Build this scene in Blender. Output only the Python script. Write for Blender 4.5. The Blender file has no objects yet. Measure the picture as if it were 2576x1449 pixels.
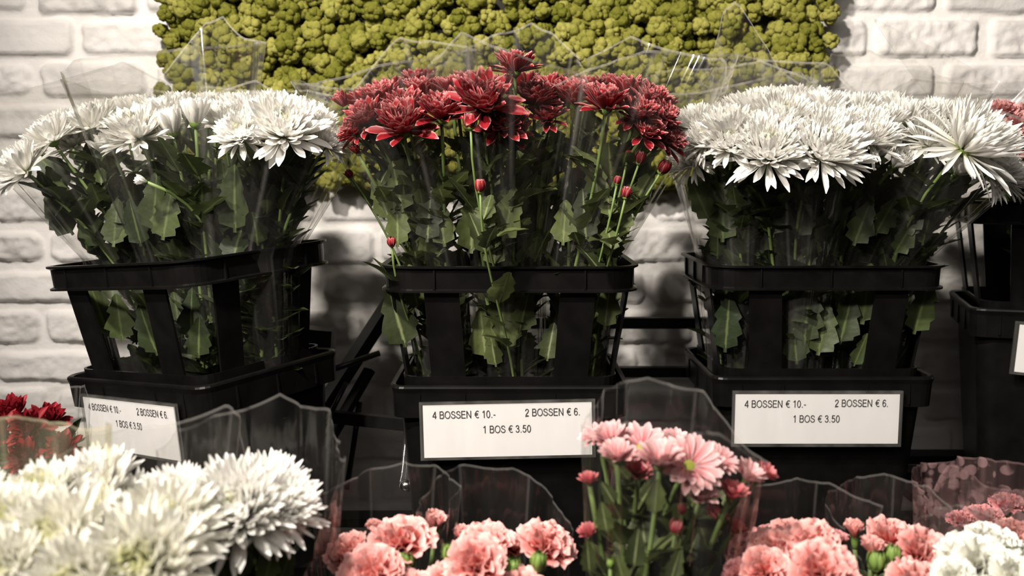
import bpy, math, random
import numpy as np
from mathutils import Vector, Matrix, noise
R = math.radians
PI = math.pi
scene = bpy.context.scene
C = scene.collection
RNG = random.Random(7)

# ------------------------------------------------------------------ camera
F = 2400.0
ZC = 1.45
TH = math.atan(280 / F)
cam_d = bpy.data.cameras.new('camera')
cam_d.sensor_width = 36.0
cam_d.lens = 36.0 * F / 2576
cam_d.clip_start = 0.05
cam = bpy.data.objects.new('camera', cam_d)
cam.location = (0, 0, ZC)
cam.rotation_euler = (PI / 2 - TH, 0, 0)
C.objects.link(cam)
scene.camera = cam
cam_d.dof.use_dof = True
cam_d.dof.focus_distance = 1.42
cam_d.dof.aperture_fstop = 4.0
scene.view_settings.view_transform = 'Standard'
scene.view_settings.look = 'None'
scene.cycles.transparent_max_bounces = 28
scene.cycles.max_bounces = 6
scene.cycles.diffuse_bounces = 3
scene.cycles.glossy_bounces = 2
scene.cycles.use_adaptive_sampling = True
scene.cycles.adaptive_threshold = 0.04
scene.cycles.sample_clamp_indirect = 4.0


def at(px, py, Y):
    """point of the plane y = Y seen at a pixel of the 2576x1449 photograph"""
    u = (px - 1288) / F
    v = (py - 724.5) / F
    dy = math.cos(TH) - v * math.sin(TH)
    dz = -math.sin(TH) - v * math.cos(TH)
    t = Y / dy
    return Vector((u * t, Y, ZC + dz * t))


def mpp(Y, py=724):
    """metres per pixel at depth Y"""
    v = (py - 724.5) / F
    return Y / (math.cos(TH) - v * math.sin(TH)) / F


# ------------------------------------------------------------------ materials
def mat(name):
    m = bpy.data.materials.new(name)
    m.use_nodes = True
    nt = m.node_tree
    nt.nodes.clear()
    out = nt.nodes.new('ShaderNodeOutputMaterial')
    return m, nt, out


def N(nt, typ, **kw):
    n = nt.nodes.new(typ)
    for k, v in kw.items():
        if k.startswith('i_'):
            n.inputs[k[2:].replace('_', ' ')].default_value = v
        else:
            setattr(n, k, v)
    return n


def ramp(nt, fac, stops):
    r = nt.nodes.new('ShaderNodeValToRGB')
    e = r.color_ramp.elements
    while len(e) < len(stops):
        e.new(0.5)
    for k, (p, c) in enumerate(stops):
        e[k].position = p
        e[k].color = (*c, 1)
    nt.links.new(fac, r.inputs[0])
    return r


def principled(nt, out, rough=0.5, spec=0.5):
    b = nt.nodes.new('ShaderNodeBsdfPrincipled')
    b.inputs['Roughness'].default_value = rough
    b.inputs['Specular IOR Level'].default_value = spec
    nt.links.new(b.outputs[0], out.inputs[0])
    return b


def plain(name, col, rough=0.5, spec=0.5, metal=0.0, nscale=40, namp=0.15, bump=0.0):
    m, nt, out = mat(name)
    b = principled(nt, out, rough, spec)
    b.inputs['Metallic'].default_value = metal
    tc = N(nt, 'ShaderNodeTexCoord')
    nz = N(nt, 'ShaderNodeTexNoise')
    nz.inputs['Scale'].default_value = nscale
    nt.links.new(tc.outputs['Object'], nz.inputs['Vector'])
    lo = tuple(c * (1 - namp) for c in col)
    hi = tuple(min(1, c * (1 + namp)) for c in col)
    r = ramp(nt, nz.outputs['Fac'], [(0.3, lo), (0.7, hi)])
    nt.links.new(r.outputs[0], b.inputs['Base Color'])
    if bump:
        bp = N(nt, 'ShaderNodeBump')
        bp.inputs['Strength'].default_value = bump
        bp.inputs['Distance'].default_value = 0.002
        nt.links.new(nz.outputs['Fac'], bp.inputs['Height'])
        nt.links.new(bp.outputs[0], b.inputs['Normal'])
    return m


def petal_mat(name, stops, edge=None, trans=0.25, tint=None, rough=0.55):
    """colour runs along the petal (uv.v), optional pale edge (uv.u), per-petal variation from attribute 'rnd',
    inner-to-outer tint from attribute 'lay'"""
    m, nt, out = mat(name)
    b = N(nt, 'ShaderNodeBsdfPrincipled')
    b.inputs['Roughness'].default_value = rough
    b.inputs['Specular IOR Level'].default_value = 0.25
    uv = N(nt, 'ShaderNodeUVMap')
    sep = N(nt, 'ShaderNodeSeparateXYZ')
    nt.links.new(uv.outputs[0], sep.inputs[0])
    r = ramp(nt, sep.outputs['Y'], stops)
    col = r.outputs[0]
    if edge:
        a = N(nt, 'ShaderNodeMath', operation='SUBTRACT')
        nt.links.new(sep.outputs['X'], a.inputs[0])
        a.inputs[1].default_value = 0.5
        a2 = N(nt, 'ShaderNodeMath', operation='ABSOLUTE')
        nt.links.new(a.outputs[0], a2.inputs[0])
        er = N(nt, 'ShaderNodeMapRange')
        er.inputs['From Min'].default_value = edge[1]
        er.inputs['From Max'].default_value = 0.5
        nt.links.new(a2.outputs[0], er.inputs['Value'])
        er2 = N(nt, 'ShaderNodeMapRange')
        er2.inputs['From Min'].default_value = edge[2]
        er2.inputs['From Max'].default_value = 1.0
        nt.links.new(sep.outputs['Y'], er2.inputs['Value'])
        mx0 = N(nt, 'ShaderNodeMath', operation='MAXIMUM')
        nt.links.new(er.outputs[0], mx0.inputs[0])
        nt.links.new(er2.outputs[0], mx0.inputs[1])
        mx = N(nt, 'ShaderNodeMixRGB')
        nt.links.new(mx0.outputs[0], mx.inputs[0])
        nt.links.new(col, mx.inputs[1])
        mx.inputs[2].default_value = (*edge[0], 1)
        col = mx.outputs[0]
    if tint:
        at_ = N(nt, 'ShaderNodeAttribute', attribute_name='lay')
        mr = N(nt, 'ShaderNodeMapRange')
        mr.inputs['From Min'].default_value = tint[1]
        mr.inputs['From Max'].default_value = tint[2]
        nt.links.new(at_.outputs['Fac'], mr.inputs['Value'])
        mx = N(nt, 'ShaderNodeMixRGB')
        nt.links.new(mr.outputs[0], mx.inputs[0])
        nt.links.new(col, mx.inputs[1])
        mx.inputs[2].default_value = (*tint[0], 1)
        col = mx.outputs[0]
    ar = N(nt, 'ShaderNodeAttribute', attribute_name='rnd')
    hs = N(nt, 'ShaderNodeHueSaturation')
    mr = N(nt, 'ShaderNodeMapRange')
    mr.inputs['To Min'].default_value = 0.82
    mr.inputs['To Max'].default_value = 1.08
    nt.links.new(ar.outputs['Fac'], mr.inputs['Value'])
    nt.links.new(mr.outputs[0], hs.inputs['Value'])
    nt.links.new(col, hs.inputs['Color'])
    nt.links.new(hs.outputs[0], b.inputs['Base Color'])
    tr = N(nt, 'ShaderNodeBsdfTranslucent')
    nt.links.new(hs.outputs[0], tr.inputs[0])
    ms = N(nt, 'ShaderNodeMixShader')
    ms.inputs[0].default_value = trans
    nt.links.new(b.outputs[0], ms.inputs[1])
    nt.links.new(tr.outputs[0], ms.inputs[2])
    nt.links.new(ms.outputs[0], out.inputs[0])
    return m


def leaf_mat(name, dark, mid, vein):
    m, nt, out = mat(name)
    b = N(nt, 'ShaderNodeBsdfPrincipled')
    b.inputs['Roughness'].default_value = 0.5
    b.inputs['Specular IOR Level'].default_value = 0.35
    uv = N(nt, 'ShaderNodeUVMap')
    sep = N(nt, 'ShaderNodeSeparateXYZ')
    nt.links.new(uv.outputs[0], sep.inputs[0])
    a = N(nt, 'ShaderNodeMath', operation='SUBTRACT')
    nt.links.new(sep.outputs['X'], a.inputs[0])
    a.inputs[1].default_value = 0.5
    a2 = N(nt, 'ShaderNodeMath', operation='ABSOLUTE')
    nt.links.new(a.outputs[0], a2.inputs[0])
    vr = N(nt, 'ShaderNodeMapRange')
    vr.inputs['From Min'].default_value = 0.07
    vr.inputs['From Max'].default_value = 0.0
    nt.links.new(a2.outputs[0], vr.inputs['Value'])
    ar = N(nt, 'ShaderNodeAttribute', attribute_name='rnd')
    r = ramp(nt, ar.outputs['Fac'], [(0, dark), (1, mid)])
    tc = N(nt, 'ShaderNodeTexCoord')
    nz = N(nt, 'ShaderNodeTexNoise')
    nz.inputs['Scale'].default_value = 60
    nt.links.new(tc.outputs['Object'], nz.inputs['Vector'])
    mu = N(nt, 'ShaderNodeMixRGB', blend_type='MULTIPLY')
    mu.inputs[0].default_value = 0.5
    nt.links.new(r.outputs[0], mu.inputs[1])
    nt.links.new(nz.outputs['Fac'], mu.inputs[2])
    mx = N(nt, 'ShaderNodeMixRGB')
    nt.links.new(vr.outputs[0], mx.inputs[0])
    nt.links.new(mu.outputs[0], mx.inputs[1])
    mx.inputs[2].default_value = (*vein, 1)
    nt.links.new(mx.outputs[0], b.inputs['Base Color'])
    bp = N(nt, 'ShaderNodeBump')
    bp.inputs['Strength'].default_value = 0.4
    bp.inputs['Distance'].default_value = 0.003
    nt.links.new(nz.outputs['Fac'], bp.inputs['Height'])
    nt.links.new(bp.outputs[0], b.inputs['Normal'])
    tr = N(nt, 'ShaderNodeBsdfTranslucent')
    nt.links.new(mx.outputs[0], tr.inputs[0])
    ms = N(nt, 'ShaderNodeMixShader')
    ms.inputs[0].default_value = 0.3
    nt.links.new(b.outputs[0], ms.inputs[1])
    nt.links.new(tr.outputs[0], ms.inputs[2])
    nt.links.new(ms.outputs[0], out.inputs[0])
    return m


def film_mat(name, haze=0.05, tint=(0.93, 0.93, 0.92), hazecol=(0.8, 0.76, 0.72), pattern=None, hem=0.22):
    m, nt, out = mat(name)
    tr = N(nt, 'ShaderNodeBsdfTransparent')
    tr.inputs[0].default_value = (*tint, 1)
    df = N(nt, 'ShaderNodeBsdfDiffuse')
    df.inputs[0].default_value = (*hazecol, 1)
    tl = N(nt, 'ShaderNodeBsdfTranslucent')
    tl.inputs[0].default_value = (*hazecol, 1)
    hz = N(nt, 'ShaderNodeMixShader')
    hz.inputs[0].default_value = 0.5
    nt.links.new(df.outputs[0], hz.inputs[1])
    nt.links.new(tl.outputs[0], hz.inputs[2])
    m1 = N(nt, 'ShaderNodeMixShader')
    tc = N(nt, 'ShaderNodeTexCoord')
    nz = N(nt, 'ShaderNodeTexNoise')
    nz.inputs['Scale'].default_value = 9
    nz.inputs['Detail'].default_value = 3
    mp = N(nt, 'ShaderNodeMapping')
    mp.inputs['Scale'].default_value = (3.0, 3.0, 0.5)
    nt.links.new(tc.outputs['Object'], mp.inputs[0])
    nt.links.new(mp.outputs[0], nz.inputs['Vector'])
    hr = N(nt, 'ShaderNodeMapRange')
    hr.inputs['From Min'].default_value = 0.35
    hr.inputs['From Max'].default_value = 0.75
    hr.inputs['To Min'].default_value = haze * 0.4
    hr.inputs['To Max'].default_value = haze * 2.2
    nt.links.new(nz.outputs['Fac'], hr.inputs['Value'])
    la = N(nt, 'ShaderNodeAttribute', attribute_name='lay')  # highlight painted as extra pale haze along hem and creases
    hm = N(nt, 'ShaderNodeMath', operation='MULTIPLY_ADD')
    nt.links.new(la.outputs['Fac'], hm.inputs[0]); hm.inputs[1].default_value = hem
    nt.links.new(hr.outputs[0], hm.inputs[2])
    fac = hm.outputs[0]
    if pattern:
        vo = N(nt, 'ShaderNodeTexVoronoi', feature='F1')
        vo.inputs['Scale'].default_value = 75
        n2 = N(nt, 'ShaderNodeTexNoise')
        n2.inputs['Scale'].default_value = 12
        nt.links.new(tc.outputs['Object'], vo.inputs['Vector'])
        nt.links.new(tc.outputs['Object'], n2.inputs['Vector'])
        rr = ramp(nt, vo.outputs['Distance'], [(0.45, (1, 1, 1)), (0.55, (0, 0, 0))])
        r2 = ramp(nt, n2.outputs['Fac'], [(0.44, (0, 0, 0)), (0.5, (1, 1, 1))])
        mm = N(nt, 'ShaderNodeMath', operation='MULTIPLY')
        nt.links.new(rr.outputs[0], mm.inputs[0])
        nt.links.new(r2.outputs[0], mm.inputs[1])
        m2 = N(nt, 'ShaderNodeMath', operation='MULTIPLY_ADD')
        nt.links.new(mm.outputs[0], m2.inputs[0])
        m2.inputs[1].default_value = pattern
        nt.links.new(fac, m2.inputs[2])
        fac = m2.outputs[0]
    nt.links.new(fac, m1.inputs[0])
    nt.links.new(tr.outputs[0], m1.inputs[1])
    nt.links.new(hz.outputs[0], m1.inputs[2])
    gl = N(nt, 'ShaderNodeBsdfGlossy')
    gl.inputs['Roughness'].default_value = 0.10
    lw = N(nt, 'ShaderNodeLayerWeight')
    lw.inputs['Blend'].default_value = 0.5
    pw = N(nt, 'ShaderNodeMath', operation='POWER')
    nt.links.new(lw.outputs['Facing'], pw.inputs[0]); pw.inputs[1].default_value = 3.5
    fr = N(nt, 'ShaderNodeMath', operation='MULTIPLY_ADD')
    nt.links.new(pw.outputs[0], fr.inputs[0]); fr.inputs[1].default_value = 0.5; fr.inputs[2].default_value = 0.035
    m3 = N(nt, 'ShaderNodeMixShader')
    nt.links.new(fr.outputs[0], m3.inputs[0])
    nt.links.new(m1.outputs[0], m3.inputs[1])
    nt.links.new(gl.outputs[0], m3.inputs[2])
    nt.links.new(m3.outputs[0], out.inputs[0])
    return m


M = {}
M['white'] = petal_mat('white_petal', [(0, (0.80, 0.80, 0.55)), (0.25, (0.93, 0.91, 0.85)), (1, (0.95, 0.935, 0.90))],
                       tint=((0.86, 0.86, 0.60), 0.25, 0.0), trans=0.42)
M['cream'] = petal_mat('cream_petal', [(0, (0.72, 0.74, 0.40)), (0.3, (0.93, 0.91, 0.78)), (1, (0.95, 0.935, 0.87))],
                       tint=((0.80, 0.80, 0.42), 0.5, 0.0), trans=0.45)
M['red'] = petal_mat('red_petal', [(0, (0.05, 0.001, 0.002)), (0.5, (0.17, 0.004, 0.008)), (1, (0.28, 0.014, 0.02))],
                     edge=((0.55, 0.25, 0.24), 0.37, 0.87), trans=0.12)
M['pink'] = petal_mat('pink_petal', [(0, (0.30, 0.025, 0.04)), (0.4, (0.52, 0.17, 0.18)), (1, (0.72, 0.45, 0.45))],
                      edge=((0.78, 0.56, 0.55), 0.34, 0.9), trans=0.2)
M['rose'] = petal_mat('dark_pink_petal', [(0, (0.28, 0.02, 0.03)), (0.5, (0.45, 0.06, 0.08)), (1, (0.62, 0.22, 0.22))],
                      trans=0.2)
M['carn'] = petal_mat('carnation_pink_petal', [(0, (0.46, 0.06, 0.05)), (0.5, (0.72, 0.22, 0.19)), (0.85, (0.80, 0.33, 0.30)), (1, (0.87, 0.52, 0.48))],
                      trans=0.25)
M['carndark'] = petal_mat('carnation_deep_pink_petal', [(0, (0.36, 0.04, 0.05)), (0.6, (0.56, 0.16, 0.17)), (1, (0.68, 0.32, 0.32))],
                          trans=0.2)
M['carnwhite'] = petal_mat('carnation_white_petal', [(0, (0.74, 0.75, 0.48)), (0.5, (0.86, 0.85, 0.72)), (1, (0.90, 0.89, 0.82))],
                           trans=0.3)
M['coral'] = petal_mat('coral_petal', [(0, (0.45, 0.10, 0.10)), (0.6, (0.60, 0.22, 0.21)), (1, (0.68, 0.34, 0.33))], trans=0.2)
M['darkred'] = petal_mat('dark_red_petal', [(0, (0.05, 0.001, 0.002)), (0.5, (0.13, 0.003, 0.007)), (1, (0.19, 0.006, 0.012))], trans=0.15)
M['leaf'] = leaf_mat('chrysanthemum_leaf', (0.028, 0.038, 0.014), (0.135, 0.165, 0.052), (0.20, 0.23, 0.10))
M['leafdark'] = leaf_mat('dark_leaf', (0.022, 0.035, 0.012), (0.075, 0.10, 0.032), (0.11, 0.14, 0.05))
M['stem'] = plain('green_stem', (0.12, 0.17, 0.05), 0.5, 0.4)
M['calyx'] = plain('green_calyx', (0.15, 0.23, 0.05), 0.45, 0.4, nscale=80)
M['disc'] = plain('yellow_green_flower_centre', (0.50, 0.55, 0.10), 0.6, 0.2, nscale=400, namp=0.4, bump=0.6)
M['film'] = film_mat('clear_cellophane', 0.017)
M['filmfront'] = film_mat('crisp_cellophane', 0.010, hem=0.10)
M['filmhazy'] = film_mat('hazy_cellophane', 0.035)
M['filmyellow'] = film_mat('yellowish_cellophane', 0.08, tint=(0.93, 0.92, 0.84), hazecol=(0.72, 0.66, 0.46))
M['filmprint'] = film_mat('printed_cellophane', 0.10, tint=(0.9, 0.86, 0.85), hazecol=(0.40, 0.25, 0.25), pattern=0.42)
M['clear'] = film_mat('clear_plastic_pocket', 0.03, hazecol=(0.7, 0.68, 0.66))
M['black'] = plain('black_plastic', (0.0035, 0.0032, 0.003), 0.33, 0.16, nscale=30, namp=0.3, bump=0.05)
M['metal'] = plain('black_painted_metal', (0.004, 0.0037, 0.0035), 0.4, 0.22, nscale=60)
M['chrome'] = plain('chrome', (0.7, 0.68, 0.66), 0.15, 0.5, metal=1.0)
M['paper'] = plain('white_paper', (0.80, 0.775, 0.785), 0.7, 0.2, nscale=15, namp=0.02)
M['ink'] = plain('black_ink', (0.03, 0.028, 0.028), 0.7, 0.1)
M['board'] = plain('dark_backing_board', (0.03, 0.028, 0.02), 0.8, 0.2)
M['floor'] = plain('dark_concrete_floor', (0.07, 0.06, 0.055), 0.6, 0.3, nscale=8, namp=0.3)

# moss
m, nt, out = mat('preserved_moss')
b = principled(nt, out, 0.95, 0.05)
tc = N(nt, 'ShaderNodeTexCoord')
n1 = N(nt, 'ShaderNodeTexNoise'); n1.inputs['Scale'].default_value = 7
n2 = N(nt, 'ShaderNodeTexNoise'); n2.inputs['Scale'].default_value = 140; n2.inputs['Detail'].default_value = 5
nt.links.new(tc.outputs['Object'], n1.inputs['Vector']); nt.links.new(tc.outputs['Object'], n2.inputs['Vector'])
ad = N(nt, 'ShaderNodeAttribute', attribute_name='rnd')
mixf = N(nt, 'ShaderNodeMath', operation='MULTIPLY_ADD')
nt.links.new(n2.outputs['Fac'], mixf.inputs[0]); mixf.inputs[1].default_value = 0.6
nt.links.new(ad.outputs['Fac'], mixf.inputs[2])
r = ramp(nt, mixf.outputs[0], [(0.2, (0.078, 0.084, 0.009)), (0.55, (0.158, 0.154, 0.028)), (1.0, (0.265, 0.25, 0.065))])
nt.links.new(r.outputs[0], b.inputs['Base Color'])
bp = N(nt, 'ShaderNodeBump'); bp.inputs['Strength'].default_value = 0.9; bp.inputs['Distance'].default_value = 0.004
nt.links.new(n2.outputs['Fac'], bp.inputs['Height']); nt.links.new(bp.outputs[0], b.inputs['Normal'])
M['moss'] = m

# painted brick
m, nt, out = mat('white_painted_brick')
b = principled(nt, out, 0.7, 0.25)
tc = N(nt, 'ShaderNodeTexCoord')
n1 = N(nt, 'ShaderNodeTexNoise'); n1.inputs['Scale'].default_value = 14; n1.inputs['Detail'].default_value = 6
n2 = N(nt, 'ShaderNodeTexNoise'); n2.inputs['Scale'].default_value = 160; n2.inputs['Detail'].default_value = 4
nt.links.new(tc.outputs['Object'], n1.inputs['Vector']); nt.links.new(tc.outputs['Object'], n2.inputs['Vector'])
at_ = N(nt, 'ShaderNodeAttribute', attribute_name='brick')
r1 = ramp(nt, n1.outputs['Fac'], [(0.3, (0.43, 0.41, 0.39)), (0.65, (0.57, 0.545, 0.525))])
mx = N(nt, 'ShaderNodeMixRGB')
nt.links.new(at_.outputs['Fac'], mx.inputs[0])
mx.inputs[1].default_value = (0.62, 0.595, 0.57, 1)
nt.links.new(r1.outputs[0], mx.inputs[2])
nt.links.new(mx.outputs[0], b.inputs['Base Color'])
bp = N(nt, 'ShaderNodeBump'); bp.inputs['Strength'].default_value = 0.35; bp.inputs['Distance'].default_value = 0.003
nt.links.new(n2.outputs['Fac'], bp.inputs['Height']); nt.links.new(bp.outputs[0], b.inputs['Normal'])
M['brick'] = m


# ------------------------------------------------------------------ mesh building
class MB:
    def __init__(self):
        self.v = []; self.f = []; self.uv = []; self.rnd = []; self.lay = []

    def grid(self, rows, rnd=0.5, lay=0.5, close=False, uvs=None):
        """rows: list of lists of points"""
        b0 = len(self.v)
        nr = len(rows); nc = len(rows[0])
        for j, row in enumerate(rows):
            for i, p in enumerate(row):
                self.v.append(tuple(p))
                self.uv.append((i / max(1, nc - 1), j / max(1, nr - 1)))
                self.rnd.append(rnd); self.lay.append(lay)
        for j in range(nr - 1):
            for i in range(nc - 1 + (1 if close else 0)):
                i2 = (i + 1) % nc
                self.f.append((b0 + j * nc + i, b0 + j * nc + i2, b0 + (j + 1) * nc + i2, b0 + (j + 1) * nc + i))
        return b0

    def flat(self):
        self.lay = [0.0] * len(self.v)
        return self

    def box(self, c, s, rot=None, taper=None):
        b0 = len(self.v)
        for dz in (-1, 1):
            for dy in (-1, 1):
                for dx in (-1, 1):
                    p = Vector((dx * s[0] / 2, dy * s[1] / 2, dz * s[2] / 2))
                    if rot is not None:
                        p = rot @ p
                    self.v.append(tuple(p + Vector(c)))
                    self.uv.append((0, 0)); self.rnd.append(.5); self.lay.append(.5)
        for q in ((0, 2, 3, 1), (4, 5, 7, 6), (0, 1, 5, 4), (2, 6, 7, 3), (0, 4, 6, 2), (1, 3, 7, 5)):
            self.f.append(tuple(b0 + k for k in q))

    def hexa(self, pts):
        """8 points: bottom four, top four, same winding"""
        b0 = len(self.v)
        for p in pts:
            self.v.append(tuple(p)); self.uv.append((0, 0)); self.rnd.append(.5); self.lay.append(.5)
        for q in ((0, 3, 2, 1), (4, 5, 6, 7), (0, 1, 5, 4), (1, 2, 6, 5), (2, 3, 7, 6), (3, 0, 4, 7)):
            self.f.append(tuple(b0 + k for k in q))

    def tube(self, pts, rad, n=7, cap=True):
        pts = [Vector(p) for p in pts]
        rows = []
        if not isinstance(rad, (list, tuple)):
            rad = [rad] * len(pts)
        prev = None
        for k, p in enumerate(pts):
            d = (pts[min(k + 1, len(pts) - 1)] - pts[max(k - 1, 0)]).normalized()
            if prev is None:
                a = d.orthogonal().normalized()
            else:
                a = (prev - d * prev.dot(d)).normalized()
            prev = a
            bb = d.cross(a)
            rows.append([p + (a * math.cos(2 * PI * i / n) + bb * math.sin(2 * PI * i / n)) * rad[k] for i in range(n)])
        b0 = self.grid(rows, close=True)
        if cap:
            self.f.append(tuple(b0 + i for i in range(n))[::-1])
            e = b0 + (len(pts) - 1) * n
            self.f.append(tuple(e + i for i in range(n)))

    def mesh(self, name, smooth=True):
        me = bpy.data.meshes.new(name)
        me.from_pydata(self.v, [], self.f)
        li = np.empty(len(me.loops), dtype=np.int32)
        me.loops.foreach_get('vertex_index', li)
        uvl = me.uv_layers.new(name='UVMap')
        uvl.data.foreach_set('uv', np.array(self.uv, dtype=np.float32)[li].ravel())
        a = me.attributes.new('rnd', 'FLOAT', 'POINT'); a.data.foreach_set('value', np.array(self.rnd, dtype=np.float32))
        a = me.attributes.new('lay', 'FLOAT', 'POINT'); a.data.foreach_set('value', np.array(self.lay, dtype=np.float32))
        if smooth:
            me.polygons.foreach_set('use_smooth', np.ones(len(me.polygons), dtype=bool))
        me.update()
        return me


def link(name, me, m=None, parent=None, loc=(0, 0, 0)):
    o = bpy.data.objects.new(name, me)
    C.objects.link(o)
    o.location = loc
    if m is not None and not me.materials:
        me.materials.append(m)
    if parent is not None:
        o.parent = parent
    return o


def thing(name, label, cat, loc=(0, 0, 0), group=None):
    o = bpy.data.objects.new(name, None)
    o.empty_display_size = 0.05
    C.objects.link(o)
    o.location = loc
    o['label'] = label
    o['category'] = cat
    if group:
        o['group'] = group
    return o


def lerp(a, b, t):
    return a + (b - a) * t


# ------------------------------------------------------------------ flower meshes (unit radius, axis +z, base at origin)
def petal(mb, az, r0, z0, L, W, e0, e1, cup, rng, n=6, wf=None, lay=0.5, twist=0.0, rnd=None):
    """strip petal. e0/e1: elevation (deg) at base / tip."""
    if wf is None:
        wf = lambda t: (math.sin(PI * min(1, t * 0.82 + 0.10)) ** 0.7)
    rows = []
    r, z = r0, z0
    ca, sa = math.cos(az), math.sin(az)
    tang = Vector((-sa, ca, 0))
    sw = rng.uniform(-1, 1) * 0.10 * L
    for k in range(n + 1):
        t = k / n
        e = R(lerp(e0, e1, t))
        if k:
            r += L / n * math.cos(e)
            z += L / n * math.sin(e)
        w = W * wf(t) * 0.5
        nrm = Vector((-math.sin(e) * ca, -math.sin(e) * sa, math.cos(e)))
        c = Vector((r * ca, r * sa, z)) + tang * sw * t * t
        tw = twist * t
        tdir = tang * math.cos(tw) + nrm * math.sin(tw)
        up = nrm * math.cos(tw) - tang * math.sin(tw)
        rows.append([c - tdir * w + up * cup * w, c - tdir * w * 0.5 + up * cup * w * 0.2, c, c + tdir * w * 0.5 + up * cup * w * 0.2, c + tdir * w + up * cup * w])
    mb.grid(rows, rnd=rng.random() if rnd is None else rnd, lay=lay)


def mum_mesh(name, seed, n=150, Wd=0.15, openness=1.0, droop=12, Lout=0.92, inner=0.34):
    rng = random.Random(seed)
    mb = MB()
    for k in range(n):
        s = (k + 0.5) / n
        az = k * 2.399963 + rng.uniform(-.25, .25)
        q = s ** 0.75
        e0 = lerp(86, 10, q ** 0.95 * openness) + rng.uniform(-8, 8)
        e1 = e0 + lerp(20, 34, q) + rng.uniform(-14, 14)
        if s > 0.88 and openness > 0.8:
            e0 -= droop * rng.uniform(0.3, 1.6)
            e1 = e0 - rng.uniform(-28, 20)
        L = lerp(inner, Lout, q ** 0.85) * rng.uniform(0.88, 1.1)
        r0 = 0.05 + 0.10 * q
        z0 = 0.16 * (1 - q) + 0.03
        petal(mb, az, r0, z0, L, Wd * lerp(0.75, 1.0, q) * rng.uniform(0.85, 1.15), e0, e1, rng.uniform(0.35, 0.75), rng, n=6,
              wf=lambda t: (min(1.0, 0.35 + 1.1 * t) * (1 - max(0, (t - 0.72) / 0.28) ** 2 * 0.82)), lay=q, twist=rng.uniform(-.5, .5))
    return mb.mesh(name)


def red_mesh(name, seed, n=92, openness=1.0):
    rng = random.Random(seed)
    mb = MB()
    for k in range(n):
        s = (k + 0.5) / n
        az = k * 2.399963 + rng.uniform(-.3, .3)
        q = s ** 0.7
        e0 = lerp(86, 28, q * openness) + rng.uniform(-9, 9)
        e1 = e0 + lerp(22, 18, q) + rng.uniform(-14, 12)
        if s > 0.9 and openness > .8:
            e0 -= rng.uniform(5, 34); e1 = e0 - rng.uniform(-15, 15)
        L = lerp(0.36, 0.90, q) * rng.uniform(0.9, 1.1)
        petal(mb, az, 0.04 + 0.08 * q, 0.12 * (1 - q) + 0.03, L, 0.30 * lerp(0.7, 1, q), e0, e1, rng.uniform(0.35, 0.7), rng, n=6,
              wf=lambda t: (min(1.0, 0.38 + 0.95 * t) * (1 - max(0, (t - 0.66) / 0.34) ** 2 * 0.88)), lay=q, twist=rng.uniform(-.3, .3))
    return mb.mesh(name)


def daisy_mesh(name, seed, n=30, e=(24, 8), Wd=0.29):
    rng = random.Random(seed)
    mb = MB()
    for k in range(n):
        row = k % 2
        az = 2 * PI * k / n + rng.uniform(-.09, .09)
        e0 = (e[0] if row == 0 else e[0] + 14) + rng.uniform(-7, 7)
        e1 = (e[1] if row == 0 else e[1] + 12) + rng.uniform(-12, 12)
        petal(mb, az, 0.13, 0.02 + 0.05 * row, rng.uniform(0.82, 0.94) * (0.92 if row else 1), Wd * rng.uniform(.85, 1.1), e0, e1, rng.uniform(0.1, 0.4), rng, n=7,
              wf=lambda t: (min(1.0, 0.45 + 0.9 * t) * (1 - max(0, (t - 0.7) / 0.3) ** 2.2 * 0.8)), lay=0.5 + 0.4 * row, twist=rng.uniform(-.25, .25))
    return mb.mesh(name)


def disc_mesh(name, seed, rad=0.19, h=0.075, nb=60):
    rng = random.Random(seed)
    mb = MB()
    rows = []
    for j in range(6):
        a = PI / 2 * j / 5
        rows.append([(rad * math.cos(a) * math.cos(2 * PI * i / 16), rad * math.cos(a) * math.sin(2 * PI * i / 16), 0.05 + h * math.sin(a)) for i in range(16)])
    mb.grid(rows, close=True)
    for k in range(nb):     # little florets
        q = math.sqrt((k + .5) / nb); az = k * 2.4
        x, y = rad * 0.95 * q * math.cos(az), rad * 0.95 * q * math.sin(az)
        z = 0.05 + h * math.sqrt(max(0, 1 - q * q * .9))
        s = rad * 0.09
        mb.hexa([(x - s, y - s, z - s), (x + s, y - s, z - s), (x + s, y + s, z - s), (x - s, y + s, z - s),
                 (x - s * .5, y - s * .5, z + s * 1.6), (x + s * .5, y - s * .5, z + s * 1.6), (x + s * .5, y + s * .5, z + s * 1.6), (x - s * .5, y + s * .5, z + s * 1.6)])
    return mb.mesh(name)


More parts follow.
